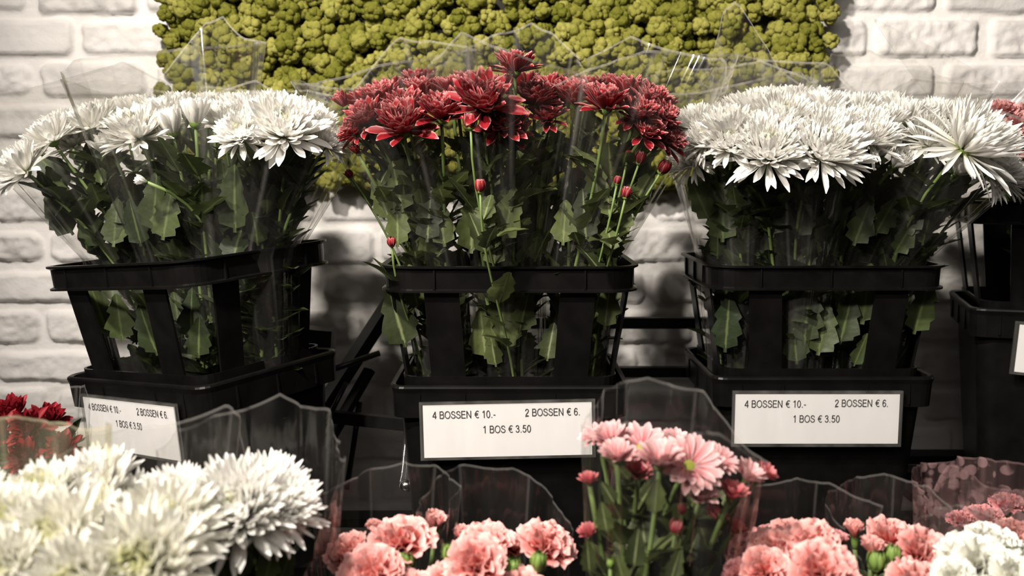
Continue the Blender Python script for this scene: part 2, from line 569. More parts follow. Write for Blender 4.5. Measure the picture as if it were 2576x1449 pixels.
def carnation_mesh(name, seed, n=27, half=False):
    rng = random.Random(seed)
    mb = MB()
    for k in range(n):
        s = (k + .5) / n
        az = k * 2.399963 + rng.uniform(-.3, .3)
        q = s ** 0.8
        e0 = lerp(84, 40 if not half else 66, q) + rng.uniform(-6, 6)
        e1 = (lerp(88, -4, q) if not half else lerp(100, 58, q)) + rng.uniform(-14, 14)
        L = lerp(0.72, 1.02, q) * rng.uniform(.92, 1.08)
        W = lerp(0.62, 1.02, q) * (0.8 if half else 1)
        nu, nv = 12, 8
        ph = rng.uniform(0, 6.28); fq = rng.uniform(4.5, 7.5); amp = lerp(0.16, 0.085, q)
        ca, sa = math.cos(az), math.sin(az)
        tang = Vector((-sa, ca, 0))
        cl = []
        r, z = 0.03 + 0.05 * q, 0.0
        for j in range(nv + 1):
            t = j / nv
            e = R(lerp(e0, e1, t ** 1.3))
            if j:
                r += L / nv * math.cos(e); z += L / nv * math.sin(e)
            cl.append((r, z, e))
        rows = []
        jag = [rng.uniform(-.035, .035) + (0.018 if i % 2 else -0.018) for i in range(nu + 1)]
        for j in range(nv + 1):
            t = j / nv
            r, z, e = cl[j]
            w = W * (0.10 + 0.9 * t ** 0.9) * 0.5
            row = []
            for i in range(nu + 1):
                u = i / nu * 2 - 1
                nrm = Vector((-math.sin(e) * ca, -math.sin(e) * sa, math.cos(e)))
                fwd = Vector((math.cos(e) * ca, math.cos(e) * sa, math.sin(e)))
                ruf = amp * t ** 2 * math.sin(fq * u + ph) + 0.025 * t * t * math.sin(15 * u + ph * 2)
                p = Vector((r * ca, r * sa, z)) + tang * w * u + nrm * (ruf + 0.22 * w * u * u) - fwd * (0.20 * L * t * u * u - jag[i] * t ** 4 * 1.0)
                row.append(p)
            rows.append(row)
        mb.grid(rows, rnd=rng.random(), lay=q)
    return mb.mesh(name)


def carn_calyx_mesh():
    mb = MB()
    rows = []
    n = 20
    for j, (r, z) in enumerate([(0.03, -0.72), (0.10, -0.68), (0.17, -0.55), (0.20, -0.3), (0.205, -0.05), (0.23, 0.08), (0.26, 0.2)]):
        row = []
        for i in range(n):
            a = 2 * PI * i / n
            zz = z; rr = r
            if j == 6:
                zz = z - 0.15 * (0.5 + 0.5 * math.cos(5 * a)); rr = r * 1.05
            row.append((rr * math.cos(a), rr * math.sin(a), zz))
        rows.append(row)
    mb.grid(rows, close=True)
    return mb.mesh('calyx')


def cup_calyx_mesh():
    mb = MB()
    rows = []
    n = 18
    for j, (r, z) in enumerate([(0.03, -0.12), (0.10, -0.09), (0.16, -0.03), (0.19, 0.04), (0.20, 0.10)]):
        rows.append([(r * (1 + (0.08 * math.cos(9 * 2 * PI * i / n) if j > 1 else 0)) * math.cos(2 * PI * i / n),
                      r * (1 + (0.08 * math.cos(9 * 2 * PI * i / n) if j > 1 else 0)) * math.sin(2 * PI * i / n), z) for i in range(n)])
    mb.grid(rows, close=True)
    return mb.mesh('calyx_cup')


def bud_mesh(name, seed):
    rng = random.Random(seed)
    mb = MB()
    for k in range(26):
        q = (k + .5) / 26
        az = k * 2.4
        petal(mb, az, 0.08 + 0.22 * q, 0.0, 1.5 * lerp(0.85, 1.0, q), 0.42, lerp(70, 25, q), lerp(100, 128, q) + rng.uniform(-6, 6), 0.5, rng, n=6,
              wf=lambda t: min(1, .5 + t) * (1 - max(0, (t - .6) / .4) ** 2 * .9), lay=q)
    return mb.mesh(name)


FL = {}
FL['mum'] = [mum_mesh('mum_petals', s, n=210, Wd=.185, inner=.42) for s in (1, 2, 3, 4)]
FL['mumhalf'] = [mum_mesh('half_open_mum_petals', s, n=90, Wd=0.26, openness=0.5, Lout=0.95, inner=.6) for s in (11, 12)]
FL['spider'] = [mum_mesh('spider_mum_petals', s, n=260, Wd=0.125, Lout=1.0, droop=20, openness=.92, inner=.45) for s in (21, 22, 23, 24)]
FL['bigmum'] = [mum_mesh('large_mum_petals', s, n=360, Wd=0.145, Lout=0.97, droop=10, inner=.42) for s in (31, 32, 33)]
FL['red'] = [red_mesh('red_mum_petals', s) for s in (41, 42, 43, 44)]
FL['redhalf'] = [red_mesh('half_open_red_mum_petals', s, n=44, openness=0.45) for s in (51, 52)]
FL['daisy'] = [daisy_mesh('daisy_petals', s) for s in (61, 62, 63)]
FL['daisycup'] = [daisy_mesh('daisy_cup_petals', s, n=30, e=(52, 34)) for s in (71, 72)]
FL['rosecup'] = [daisy_mesh('dark_daisy_cup_petals', s, n=34, e=(58, 44), Wd=.26) for s in (73, 74)]
FL['carn'] = [carnation_mesh('carnation_petals', s) for s in (81, 82, 83, 84)]
FL['carnhalf'] = [carnation_mesh('half_open_carnation_petals', s, n=24, half=True) for s in (91, 92)]
FL['bud'] = [bud_mesh('bud_petals', s) for s in (95, 96)]


def copies(key, newkey, m):
    FL[newkey] = []
    for me in FL[key]:
        c = me.copy(); c.materials.clear(); c.materials.append(m); FL[newkey].append(c)


copies('carn', 'carndark', M['carndark']); copies('carn', 'carnwhite', M['carnwhite'])
copies('carn', 'coral', M['coral']); copies('red', 'darkred', M['darkred'])
copies('carnhalf', 'carndarkhalf', M['carndark'])
copies('bud', 'redbud', M['red']); copies('bud', 'rosebud', M['rose']); copies('bud', 'greenbud', M['calyx'])
copies('bigmum', 'creammum', M['cream'])
for k, mm in (('mum', 'white'), ('mumhalf', 'white'), ('spider', 'white'), ('bigmum', 'white'), ('red', 'red'), ('redhalf', 'red'),
              ('daisy', 'pink'), ('daisycup', 'pink'), ('rosecup', 'rose'), ('carn', 'carn'), ('carnhalf', 'carn')):
    for me in FL[k]:
        if not me.materials:
            me.materials.append(M[mm])
CALYX_C = carn_calyx_mesh(); CALYX_C.materials.append(M['calyx'])
CALYX = cup_calyx_mesh(); CALYX.materials.append(M['calyx'])
DISC = disc_mesh('daisy_disc', 5); DISC.materials.append(M['disc'])
def eye_mesh():
    rng = random.Random(9); mb = MB()
    for k in range(30):
        q = (k + .5) / 30
        petal(mb, k * 2.4, 0.02 + 0.10 * q, 0.12, lerp(.26, .34, q) * rng.uniform(.9, 1.1), .085, 88 - 14 * q, 110 - 10 * q, .5, rng, n=4)
    return mb.mesh('mum_eye')


EYE = eye_mesh(); EYE.materials.append(M['disc'])


# ------------------------------------------------------------------ leaves
def add_leaf(mb, base, d, up, L, W, rng, droop=0.6):
    d = d.normalized()
    side = d.cross(up)
    if side.length < 1e-3:
        side = d.orthogonal()
    side.normalize()
    nrm = side.cross(d).normalized()
    n = 15
    rows = []
    p = Vector(base)
    bend = rng.uniform(-0.2, 1.0) * droop
    fold = rng.uniform(0.1, 0.45)
    lob = rng.uniform(0.30, 0.5)
    ph = rng.uniform(-.15, .15)
    for k in range(n + 1):
        t = k / n
        if k:
            a = bend * t
            dd = d * math.cos(a) - nrm * math.sin(a)
            p = p + dd * (L / n)
        a = bend * t
        nn = nrm * math.cos(a) + d * math.sin(a)
        env = (math.sin(PI * min(1, 0.06 + t * 0.94) ** 0.72)) ** 0.75 if t < 1 else 0.03
        lobes = (1 - lob) + lob * (1 - ((t + ph * .3) * 3.4) % 1.0) ** .8      # lobes point towards the tip
        w = W * 0.5 * (0.10 + env * lobes if t < 0.95 else env * 0.8 + 0.03)
        if t < 0.12:
            w = W * 0.06
        wob = 0.10 * math.sin(9 * t + ph * 20)
        rows.append([p - side * w + nn * w * (fold + wob), p - side * w * .5 + nn * w * fold * .4, p, p + side * w * .5 + nn * w * fold * .4, p + side * w + nn * w * (fold - wob)])
    mb.grid(rows, rnd=rng.random())


def bez(p0, p1, p2, p3, t):
    a = (1 - t)
    return p0 * a ** 3 + p1 * 3 * a * a * t + p2 * 3 * a * t * t + p3 * t ** 3


# ------------------------------------------------------------------ sleeves
def sleeve_mesh(base, r0, top, a, b, peaks, seed, tiltx=0.0, fold=0.010, power=1.0, nu=140, nv=30, facets=9, waist=None):
    """open cellophane cone from base (small oval r0) up to the oval a x b at top; peaks = [(azimuth deg, rise m)]"""
    rng = random.Random(seed)
    base = Vector(base); top = Vector(top)
    pk = sorted([(p[0] % 360, p[1]) for p in peaks])
    # facet corners
    cor = sorted([(i + rng.uniform(-.3, .3)) * 360 / facets % 360 for i in range(facets)])
    cor_r = [1 + rng.uniform(-.05, .09) for _ in cor]

    def pl(arr, x):
        x %= 360
        n = len(arr)
        for i in range(n):
            x0, y0 = arr[i]
            x1, y1 = arr[(i + 1) % n]
            if i == n - 1:
                x1 += 360
                if x < x0:
                    x += 360
            if x0 <= x <= x1:
                t = (x - x0) / max(1e-6, x1 - x0)
                return lerp(y0, y1, t), t, x1 - x0
        return arr[0][1], 0, 1
    cr = list(zip(cor, cor_r))
    folds = [(rng.uniform(0, 360), rng.uniform(.4, 1.0) * rng.choice((-1, 1)), rng.uniform(0.9, 4)) for _ in range(12)]
    rows = []
    ox = rng.uniform(0, 50)
    ts_ = [j / nv for j in range(nv)] + [0.9935, 0.9955, 1.0]
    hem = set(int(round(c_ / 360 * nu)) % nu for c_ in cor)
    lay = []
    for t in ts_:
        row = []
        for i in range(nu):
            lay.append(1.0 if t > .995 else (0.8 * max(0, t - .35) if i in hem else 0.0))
            az = 360 * i / nu
            rise, tt, span = pl(pk, az)
            rise -= 0.003 * math.sin(PI * tt)          # edges sag a little between corners
            h = (top - base).z + rise
            z = base.z + h * t
            s = (z - base.z) / (top - base).z
            if waist is None:
                c = base + (top - base) * s
                f = s ** power
                ra, rb = lerp(r0, a, f), lerp(r0 * .9, b, f)
            else:
                wc, wa, wb = waist
                sw = wc.z / (top - base).z
                if s < sw:
                    f = s / sw
                    c = lerp(base, wc, f); ra, rb = lerp(r0, wa, f), lerp(r0 * .9, wb, f)
                else:
                    f = (s - sw) / (1 - sw)
                    c = lerp(wc, top, f); ra, rb = lerp(wa, a, f), lerp(wb, b, f)
            rr, ct, cs = pl(cr, az)
            rr *= lerp(1, math.cos(R(cs / 2)) / max(.5, math.cos(R(cs) * (ct - .5))), 0.75)     # flat panels between creases
            g = 0.0
            for (fa, fm, fw) in folds:
                da = abs((az - fa + 180) % 360 - 180)
                g += fm * math.exp(-da / fw)
            g *= fold * min(1.3, s ** 1.2)
            g += noise.noise(Vector((math.cos(R(az)) * 3 + ox, math.sin(R(az)) * 3, s * 3))) * fold * 0.7
            g += noise.noise(Vector((math.cos(R(az)) * 9 + ox, math.sin(R(az)) * 9, s * 5))) * fold * 0.3
            x = (ra * rr + g) * math.cos(R(az))
            y = (rb * rr + g) * math.sin(R(az))
            row.append(Vector((c.x + x, c.y + y, z)))
        rows.append(row)
    mb = MB()
    mb.grid(rows, close=True)
    mb.lay = lay      # painted highlights: extra haze whitens the cut hem and the crease lines
    return mb.mesh('cellophane_sleeve')


# ------------------------------------------------------------------ bunches
def axis(tc, ts):
    tc = R(tc); ts = R(ts)
    return Vector((math.sin(ts), -math.sin(tc) * math.cos(ts), math.cos(tc) * math.cos(ts))).normalized()


BUNCH_N = 0
stats = {}


def bunch(name, label, cat, base, blooms, sleeve=None, film='film', leaves=18, leafsize=(0.045, 0.085), leafrange=(0.08, 0.88), leafmat='leaf', group=None,
          bloom_name='flower_head', stem_r=0.0026, dY=0.0, extra_leaves=(), waist=None, leafY=None):
    """base: world point at the foot of the stems. blooms: (px, py, Y, diameter px, tc, ts, kind)"""
    global BUNCH_N
    BUNCH_N += 1
    rng = random.Random(1000 + BUNCH_N)
    base = Vector(base)
    t = thing(name, label, cat, base, group)
    fo = MB()
    for (px, py, Y, dpx, tc, ts, kind) in blooms:
        Y += dY
        P = at(px, py, Y)
        rad = dpx / 2 * mpp(Y, py)
        ax = axis(tc, ts)
        rad *= {'red': 1.15, 'mum': 1.1, 'mumhalf': 1.12}.get(kind, 1.0)
        isbud = kind.endswith('bud')
        if isbud:
            rad *= 0.8
        hgt = {'carn': 0.55}.get(kind[:4], 0.35)
        org = P - ax * hgt * rad if not isbud else P - ax * 0.7 * rad
        q = ax.to_track_quat('Z', 'Y').to_matrix().to_4x4() @ Matrix.Rotation(rng.uniform(0, 6.28), 4, 'Z')
        me = rng.choice(FL[kind])
        nm = 'flower_bud' if isbud else bloom_name
        sc = rad / (1.0 if not isbud else 0.62)
        h = link(nm, me, None, t)
        h.matrix_local = Matrix.Translation(org - base) @ q @ Matrix.Scale(sc, 4)
        if kind.startswith('daisy'):
            link('flower_center', DISC, None, h)
        elif kind in ('mum', 'bigmum', 'creammum') or (kind == 'spider' and tc > 30):
            link('flower_center', EYE, None, h)
        if kind.startswith(('carn', 'coral')):
            link('calyx', CALYX_C, None, h); sb = org - ax * 0.70 * sc
        else:
            cx = link('calyx', CALYX, None, h)
            if isbud:
                cx.scale = (1.8, 1.8, 1.5)
            sb = org - ax * 0.10 * sc
        # stem
        p0 = base + Vector((rng.uniform(-.03, .03), rng.uniform(-.022, .022), rng.uniform(0, .015)))
        ln = (sb - p0).length
        pts = [bez(p0, p0 + Vector((0, 0, 1)) * ln * .45 + (sb - p0) * .08, sb - ax * ln * .28, sb, k / 12) for k in range(13)]
        mb = MB()
        r1 = stem_r * (0.7 if isbud else 1.0)
        mb.tube([p - base for p in pts], [r1 * 1.15] * 7 + [r1] * 6, n=7)
        link('stem', mb.mesh('stem'), M['stem'], t)
        # leaves along the stem
        nl = leaves if not isbud else max(1, leaves // 3)
        for k in range(nl):
            tt = rng.uniform(*leafrange)
            p = bez(p0, p0 + Vector((0, 0, 1)) * ln * .45 + (sb - p0) * .08, sb - ax * ln * .28, sb, tt)
            a = rng.uniform(0, 2 * PI)
            out_ = Vector((math.cos(a), math.sin(a) - 0.25, 0))
            el = rng.uniform(0.5, 1.9)
            d = out_ + Vector((0, 0, el))
            L = rng.uniform(*leafsize)
            add_leaf(fo, p - base, d, Vector((0, 0, 1)) + out_ * -0.6, L, L * rng.uniform(.5, .68), rng)
    for (px, py, Y, Lpx, ang) in extra_leaves:      # broad leaves pressed flat against the film, facing out
        if leafY is not None:
            Y = leafY(px) + (0.0 if py > 690 else -.02)
        P = at(px, py, Y)
        L = Lpx * mpp(Y, py) * .82
        d = Vector((math.sin(R(ang)), rng.uniform(-.15, .1), math.cos(R(ang))))
        add_leaf(fo, P - d.normalized() * L * .5 - base, d, Vector((rng.uniform(-.3, .3), -1, 0.1)), L, L * rng.uniform(.48, .6), rng, droop=.2)
    if waist is not None:         # leafy side shoots that close the gaps between the stems
        tops = [at(b_[0], b_[1], b_[2] + dY) for b_ in blooms]
        for k in range(90):
            tp = rng.choice(tops)
            wc = waist[0] + Vector((rng.uniform(-1, 1) * waist[1] * .8, rng.uniform(-1, 1) * waist[2] * .8, 0))
            f = rng.uniform(-.9, .80)
            p = lerp(wc, tp, f) if f > 0 else lerp(wc, base, -f)
            a = rng.uniform(0, 2 * PI)
            out_ = Vector((math.cos(a), math.sin(a), 0))
            L = rng.uniform(.05, .085)
            if f > .45:
                L *= .7
            add_leaf(fo, p - base, out_ * rng.uniform(.3, 1) + Vector((0, 0, rng.uniform(.5, 1.5))), Vector((0, 0, 1)) - out_ * .6, L, L * rng.uniform(.5, .68), rng)
    link('foliage', fo.mesh('foliage'), M[leafmat], t)
    if sleeve:
        s = dict(sleeve)
        fm = s.pop('film', film)
        top = s.pop('top')
        wst = s.pop('waist', waist)
        if wst is not None:
            wst = (wst[0] - base, wst[1], wst[2])
        me = sleeve_mesh(Vector((0, 0, s.pop('lift', 0.0))), s.pop('r0', .042), Vector(top) - base, s.pop('a'), s.pop('b'), s.pop('peaks'), seed=BUNCH_N * 7 + 3, waist=wst, **s)
        link('cellophane_sleeve', me, M[fm], t)
    return t


# ------------------------------------------------------------------ the setting: wall, floor
def vnoise(x, y, seed):
    rs = np.random.RandomState(seed)
    T = rs.rand(256, 256).astype(np.float32)
    xi = np.floor(x).astype(int); yi = np.floor(y).astype(int)
    xf = x - xi; yf = y - yi
    xf = xf * xf * (3 - 2 * xf); yf = yf * yf * (3 - 2 * yf)
    g = lambda a, b_: T[a % 256, b_ % 256]
    return (g(xi, yi) * (1 - xf) + g(xi + 1, yi) * xf) * (1 - yf) + (g(xi, yi + 1) * (1 - xf) + g(xi + 1, yi + 1) * xf) * yf


def grid_mesh(name, X, Y, Z, attr=None):
    nr, nc = X.shape
    me = bpy.data.meshes.new(name)
    nvv = nr * nc
    me.vertices.add(nvv)
    me.vertices.foreach_set('co', np.stack([X, Y, Z], -1).astype(np.float32).ravel())
    idx = np.arange(nvv).reshape(nr, nc)
    q = np.stack([idx[:-1, :-1], idx[:-1, 1:], idx[1:, 1:], idx[1:, :-1]], -1).reshape(-1, 4)
    me.loops.add(q.size); me.polygons.add(len(q))
    me.loops.foreach_set('vertex_index', q.ravel().astype(np.int32))
    me.polygons.foreach_set('loop_start', np.arange(0, q.size, 4, dtype=np.int32))
    me.polygons.foreach_set('use_smooth', np.ones(len(q), dtype=bool))
    if attr is not None:
        a = me.attributes.new(attr[0], 'FLOAT', 'POINT')
        a.data.foreach_set('value', attr[1].astype(np.float32).ravel())
    me.update(); me.validate()
    return me


YW = 2.10
PH = 0.0895
PL = 0.243
z_joint = at(2300, 150, YW).z          # a bed joint of the photograph
xs = np.arange(-2.0, 2.0001, 0.005)
zs = np.arange(0.0, 2.6001, 0.005)
X, Z = np.meshgrid(xs, zs)
row = np.floor((Z - z_joint) / PH)
fz = (Z - z_joint) - row * PH - PH / 2
rs = np.random.RandomState(5)
jit = rs.uniform(-.02, .02, 400)
xj0 = at(2200, 100, YW).x
off = np.where((row % 2) == 0, 0.0, PL / 2) + jit[(row.astype(int)) % 400] + xj0
col = np.floor((X - off) / PL)
fx = (X - off) - col * PL - PL / 2
rid = ((row.astype(int) * 37 + col.astype(int) * 101) % 997)
rj = rs.rand(997, 6)
hw = PL / 2 - 0.0115 + (rj[rid, 0] - .5) * 0.012
hh = PH / 2 - 0.0095 + (rj[rid, 1] - .5) * 0.008
rad = 0.012 + rj[rid, 2] * 0.012
n1 = vnoise(X * 40, Z * 40, 1) - .5
n2 = vnoise(X * 110, Z * 110, 2) - .5
n3 = vnoise(X * 16, Z * 16, 3) - .5
sx = np.abs(fx) - hw + rad + n1 * 0.008
sz = np.abs(fz + n3 * 0.004) - hh + rad + n1 * 0.006
sdf = np.hypot(np.maximum(sx, 0), np.maximum(sz, 0)) + np.minimum(np.maximum(sx, sz), 0) - rad
mask = np.clip(-sdf / 0.009 + .25, 0, 1)
mask = mask * mask * (3 - 2 * mask)
rough = 0.3 + rj[rid, 3] * 1.3
h = mask * (0.011 + rj[rid, 4] * 0.004) + mask * (n1 * 0.0065 + n2 * 0.0045 + n3 * 0.004) * rough + (1 - mask) * n2 * 0.0015
wall = link('wall_back', grid_mesh('wall_back', X, YW - h, Z, ('brick', mask * (0.4 + 0.6 * rj[rid, 5]))), M['brick'])
wall['kind'] = 'structure'
mb = MB(); mb.box((0, 0.6, -0.05), (4.0, 3.0, 0.1))
fl = link('floor', mb.mesh('floor', False), M['floor']); fl['kind'] = 'structure'

# ------------------------------------------------------------------ moss panel
mx0, mx1 = at(424, 250, 2.05).x, at(2064, 120, 2.05).x
mz0 = at(860, 450, 2.05).z
mz1 = 2.08
moss = thing('hanging_moss_panel', 'bushy olive green moss panel hanging on the white brick wall', 'wall decoration', ((mx0 + mx1) / 2, YW - 0.030, mz0))
mb = MB(); mb.box(((0), -0.004, (mz1 - mz0) / 2), (mx1 - mx0 - .03, 0.018, mz1 - mz0 - .03))
link('backing_board', mb.mesh('backing_board', False), M['board'], moss)
import bmesh
bm = bmesh.new(); bmesh.ops.create_icosphere(bm, subdivisions=2, radius=1)
sv = np.array([v.co[:] for v in bm.verts], dtype=np.float32); sf = np.array([[v.index for v in f.verts] for f in bm.faces])
bm.free()
variants = []
NL = 15
for s in range(8):
    rr = np.random.RandomState(s)
    vv = []
    for k in range(NL):
        zc = 1 - 2 * (k + .5) / NL
        az = k * 2.4 + rr.uniform(-.5, .5)
        d = Vector((math.sqrt(1 - zc * zc) * math.cos(az), math.sqrt(1 - zc * zc) * math.sin(az), zc))
        rl = rr.uniform(.30, .56)
        for p in sv:
            q = Vector(p)
            kk = rl * (1 + .35 * noise.noise(q * 2.6 + d * 7) + .22 * noise.noise(q * 6 + d * 3))
            vv.append(d * rr.uniform(.60, .62) + q * kk)
    variants.append(np.array(vv, dtype=np.float32))
iv = variants[0]
ifc = np.concatenate([sf + k * len(sv) for k in range(NL)])
rs = np.random.RandomState(11)
V, Fc, A = [], [], []
W_, H_ = mx1 - mx0, mz1 - mz0
step = 0.031
cnt = 0
for iz in range(int(H_ / step) + 1):
    for ix in range(int(W_ / step) + 1):
        x = (ix + .5 * (iz % 2)) * step + rs.uniform(-.010, .010) - W_ / 2
        z = iz * step + rs.uniform(-.010, .010)
        r = rs.uniform(0.017, 0.026)
        y = -0.022 - rs.uniform(0, 0.03)
        rot = Matrix.Rotation(rs.uniform(0, 6.28), 3, 'Y') @ Matrix.Rotation(rs.uniform(0, 6.28), 3, 'X')
        v = variants[rs.randint(8)] @ np.array(rot, dtype=np.float32).T * r
        V.append(v + np.array([x, y, z], dtype=np.float32)); Fc.append(ifc + cnt * len(iv))
        A.append(np.full(len(iv), rs.uniform(0, .6), dtype=np.float32)); cnt += 1
V = np.concatenate(V); Fc = np.concatenate(Fc); A = np.concatenate(A)
me = bpy.data.meshes.new('moss')
me.vertices.add(len(V)); me.vertices.foreach_set('co', V.ravel())
me.loops.add(Fc.size); me.polygons.add(len(Fc))
me.loops.foreach_set('vertex_index', Fc.ravel().astype(np.int32))
me.polygons.foreach_set('loop_start', np.arange(0, Fc.size, 3, dtype=np.int32))
me.polygons.foreach_set('use_smooth', np.ones(len(Fc), dtype=bool))
a = me.attributes.new('rnd', 'FLOAT', 'POINT'); a.data.foreach_set('value', A)
me.update(); me.validate()
o = link('moss', me, M['moss'], moss); o['kind'] = 'stuff'


# ------------------------------------------------------------------ buckets and collars
def loop(w, d, r, z, n=6):
    pts = []
    for (cx, cy, a0) in ((w / 2 - r, d / 2 - r, 0), (-w / 2 + r, d / 2 - r, 90), (-w / 2 + r, -d / 2 + r, 180), (w / 2 - r, -d / 2 + r, 270)):
        for k in range(n + 1):
            a = R(a0 + 90 * k / n)
            pts.append(Vector((cx + r * math.cos(a), cy + r * math.sin(a), z)))
    return pts


def loft(mb, prof, closed=False, n=6):
    """prof: list of (w, d, r, z)"""
    rows = [loop(*p, n) for p in prof]
    if closed:
        rows.append(rows[0])
    mb.grid(rows, close=True)


BW, BD, BH = 0.375, 0.285, 0.35


def bucket_parts(t):
    mb = MB()      # body: outside, floor, inside
    loft(mb, [(.30, .21, .03, 0.0), (.346, .256, .03, .296), (.347, .257, .03, .31)])
    loft(mb, [(.02, .015, .003, 0.0), (.30, .21, .03, 0.0)])
    loft(mb, [(.02, .015, .003, .006), (.294, .204, .028, .006), (.340, .25, .028, .30)])
    link('bucket_body', mb.mesh('bucket_body'), M['black'], t)
    mb = MB()
    loft(mb, [(.347, .257, .03, .300), (.352, .262, .022, .312), (.358, .268, .022, .314), (.360, .270, .022, .346), (BW - .006, BD - .006, .022, .348), (BW, BD, .024, .346), (BW + .002, BD + .002, .024, .343),
              (BW - .002, BD - .002, .024, .335), (BW - .006, BD - .006, .024, .296), (BW - .009, BD - .009, .024, .296), (BW - .008, BD - .008, .024, .33), (.352, .262, .022, .318)], n=5)
    for sx in (-1, 1):      # stiffening ribs under the rim
        for x in (.07, .14):
            mb.box((sx * x, -BD / 2 + .0015, .318), (.003, .004, .034)); mb.box((sx * x, BD / 2 - .0015, .318), (.003, .004, .034))
        for y in (-.08, 0, .08):
            mb.box((sx * (BW / 2 - .0015), y, .318), (.004, .003, .034))
    link('rim', mb.mesh('rim', False), M['black'], t)


def collar_parts(t):
    z0, z1 = 0.0, 0.205           # base ring bottom, rim top
    mb = MB()                     # rim band with lips
    w, d, r = .385, .292, .045
    loft(mb, [(w, d, r, .168), (w + .016, d + .016, r + .008, .166), (w + .016, d + .016, r + .008, .169), (w + .003, d + .003, r, .171),
              (w + .005, d + .005, r, .200), (w + .018, d + .018, r + .008, .203), (w + .018, d + .018, r + .008, .206), (w - .002, d - .002, r, .206), (w - .006, d - .006, r, .168)], closed=True, n=8)
    for sx in (-1, 1):
        for x in (.0, .115):
            if x == 0 and sx < 0:
                continue
            mb.box((sx * x, -d / 2 - .003, .1855), (.0025, .005, .030)); mb.box((sx * x, d / 2 + .003, .1855), (.0025, .005, .030))
        for y in (-.08, 0.0, .08):
            mb.box((sx * (w / 2 + .003), y, .1855), (.005, .0025, .030))
    link('rim', mb.mesh('rim', False), M['black'], t)
    wb, db = .335, .245           # base
    mb = MB()
    loft(mb, [(.02, .015, .003, .0), (wb, db, .03, 0.0), (wb + .004, db + .004, .03, .030), (wb - .002, db - .002, .03, .030), (wb - .008, db - .008, .03, .004), (.02, .015, .003, .004)], n=5)
    link('base_tray', mb.mesh('base_tray', False), M['black'], t)
    th = .004
    for sy in (-1, 1):
        for sx in (-1, 1):
            mb = MB()             # two flat posts on each long side
            yb, yt = sy * (db / 2 - .001), sy * (d / 2 - .003)
            pb = [sx * .068, sx * .122]; pt = [sx * .078, sx * .132]
            mb.hexa([(pb[0], yb, .02), (pb[1], yb, .02), (pb[1], yb - sy * th, .02), (pb[0], yb - sy * th, .02),
                     (pt[0], yt, .172), (pt[1], yt, .172), (pt[1], yt - sy * th, .172), (pt[0], yt - sy * th, .172)])
            link('post', mb.mesh('post', False), M['black'], t)
    for sx in (-1, 1):
        for sy in (-1, 1):
            mb = MB()             # and on each short side
            xb, xt = sx * (wb / 2 - .001), sx * (w / 2 - .003)
            pb = [sy * .045, sy * .088]; pt = [sy * .052, sy * .098]
            mb.hexa([(xb, pb[0], .02), (xb, pb[1], .02), (xb - sx * th, pb[1], .02), (xb - sx * th, pb[0], .02),
                     (xt, pt[0], .172), (xt, pt[1], .172), (xt - sx * th, pt[1], .172), (xt - sx * th, pt[0], .172)])
            link('post', mb.mesh('post', False), M['black'], t)


def ell(cx, cy, rx, ry, a0=0, a1=360, n=22):
    return [(cx + rx * math.cos(R(a0 + (a1 - a0) * k / n)), cy + ry * math.sin(R(a0 + (a1 - a0) * k / n))) for k in range(n + 1)]


GLYPH = {
    '4': (.58, [[(.41, 0), (.41, .97)], [(.41, .97), (.03, .29)], [(.0, .28), (.56, .28)]]),
    'B': (.66, [[(.07, 0), (.07, 1)], [(.07, .95), (.34, .95)] + ell(.34, .74, .20, .21, 90, -90, 10) + [(.07, .53)], [(.07, .05), (.37, .05)] + ell(.37, .29, .23, .24, -90, 90, 10)]),
    'O': (.80, [ell(.40, .5, .35, .46)]),
    'S': (.66, [[(.57, .70), (.53, .85), (.43, .93), (.32, .95), (.18, .91), (.10, .80), (.11, .67), (.20, .58), (.34, .53), (.48, .47), (.58, .38), (.60, .25), (.53, .12), (.40, .055), (.27, .05), (.14, .11), (.06, .22), (.05, .32)]]),
    'E': (.66, [[(.07, 0), (.07, 1)], [(.07, .95), (.60, .95)], [(.07, .53), (.56, .53)], [(.07, .05), (.62, .05)]]),
    'N': (.74, [[(.07, 0), (.07, 1)], [(.07, .97), (.62, .03)], [(.62, 0), (.62, 1)]]),
    '€': (.60, [ell(.42, .5, .30, .45, 55, 305), [(.0, .60), (.50, .60)], [(.0, .42), (.47, .42)]]),
    '1': (.56, [[(.34, 0), (.34, 1)], [(.34, .97), (.25, .84), (.10, .74)]]),
    '0': (.57, [ell(.28, .49, .22, .46)]),
    '.': (.28, [[(.13, .0), (.13, .12)]]),
    '-': (.34, [[(.02, .36), (.30, .36)]]),
    '2': (.57, [[(.06, .70), (.09, .84), (.18, .93), (.29, .95), (.42, .90), (.48, .78), (.45, .62), (.32, .44), (.14, .24), (.06, .05), (.52, .05)]]),
    '6': (.57, [ell(.29, .31, .21, .27), [(.48, .76), (.43, .89), (.32, .95), (.19, .90), (.10, .74), (.07, .52), (.08, .33)]]),
    '3': (.57, [[(.06, .74), (.11, .88), (.24, .95), (.38, .92), (.46, .80), (.44, .65), (.34, .56), (.20, .54)], [(.20, .54), (.38, .52), (.49, .41), (.50, .25), (.42, .11), (.27, .05), (.13, .10), (.05, .25)]]),
    '5': (.57, [[(.48, .94), (.15, .94), (.09, .50), (.20, .59), (.33, .61), (.45, .52), (.50, .34), (.45, .15), (.32, .05), (.18, .07), (.08, .15), (.05, .26)]]),
    ' ': (.28, []),
}


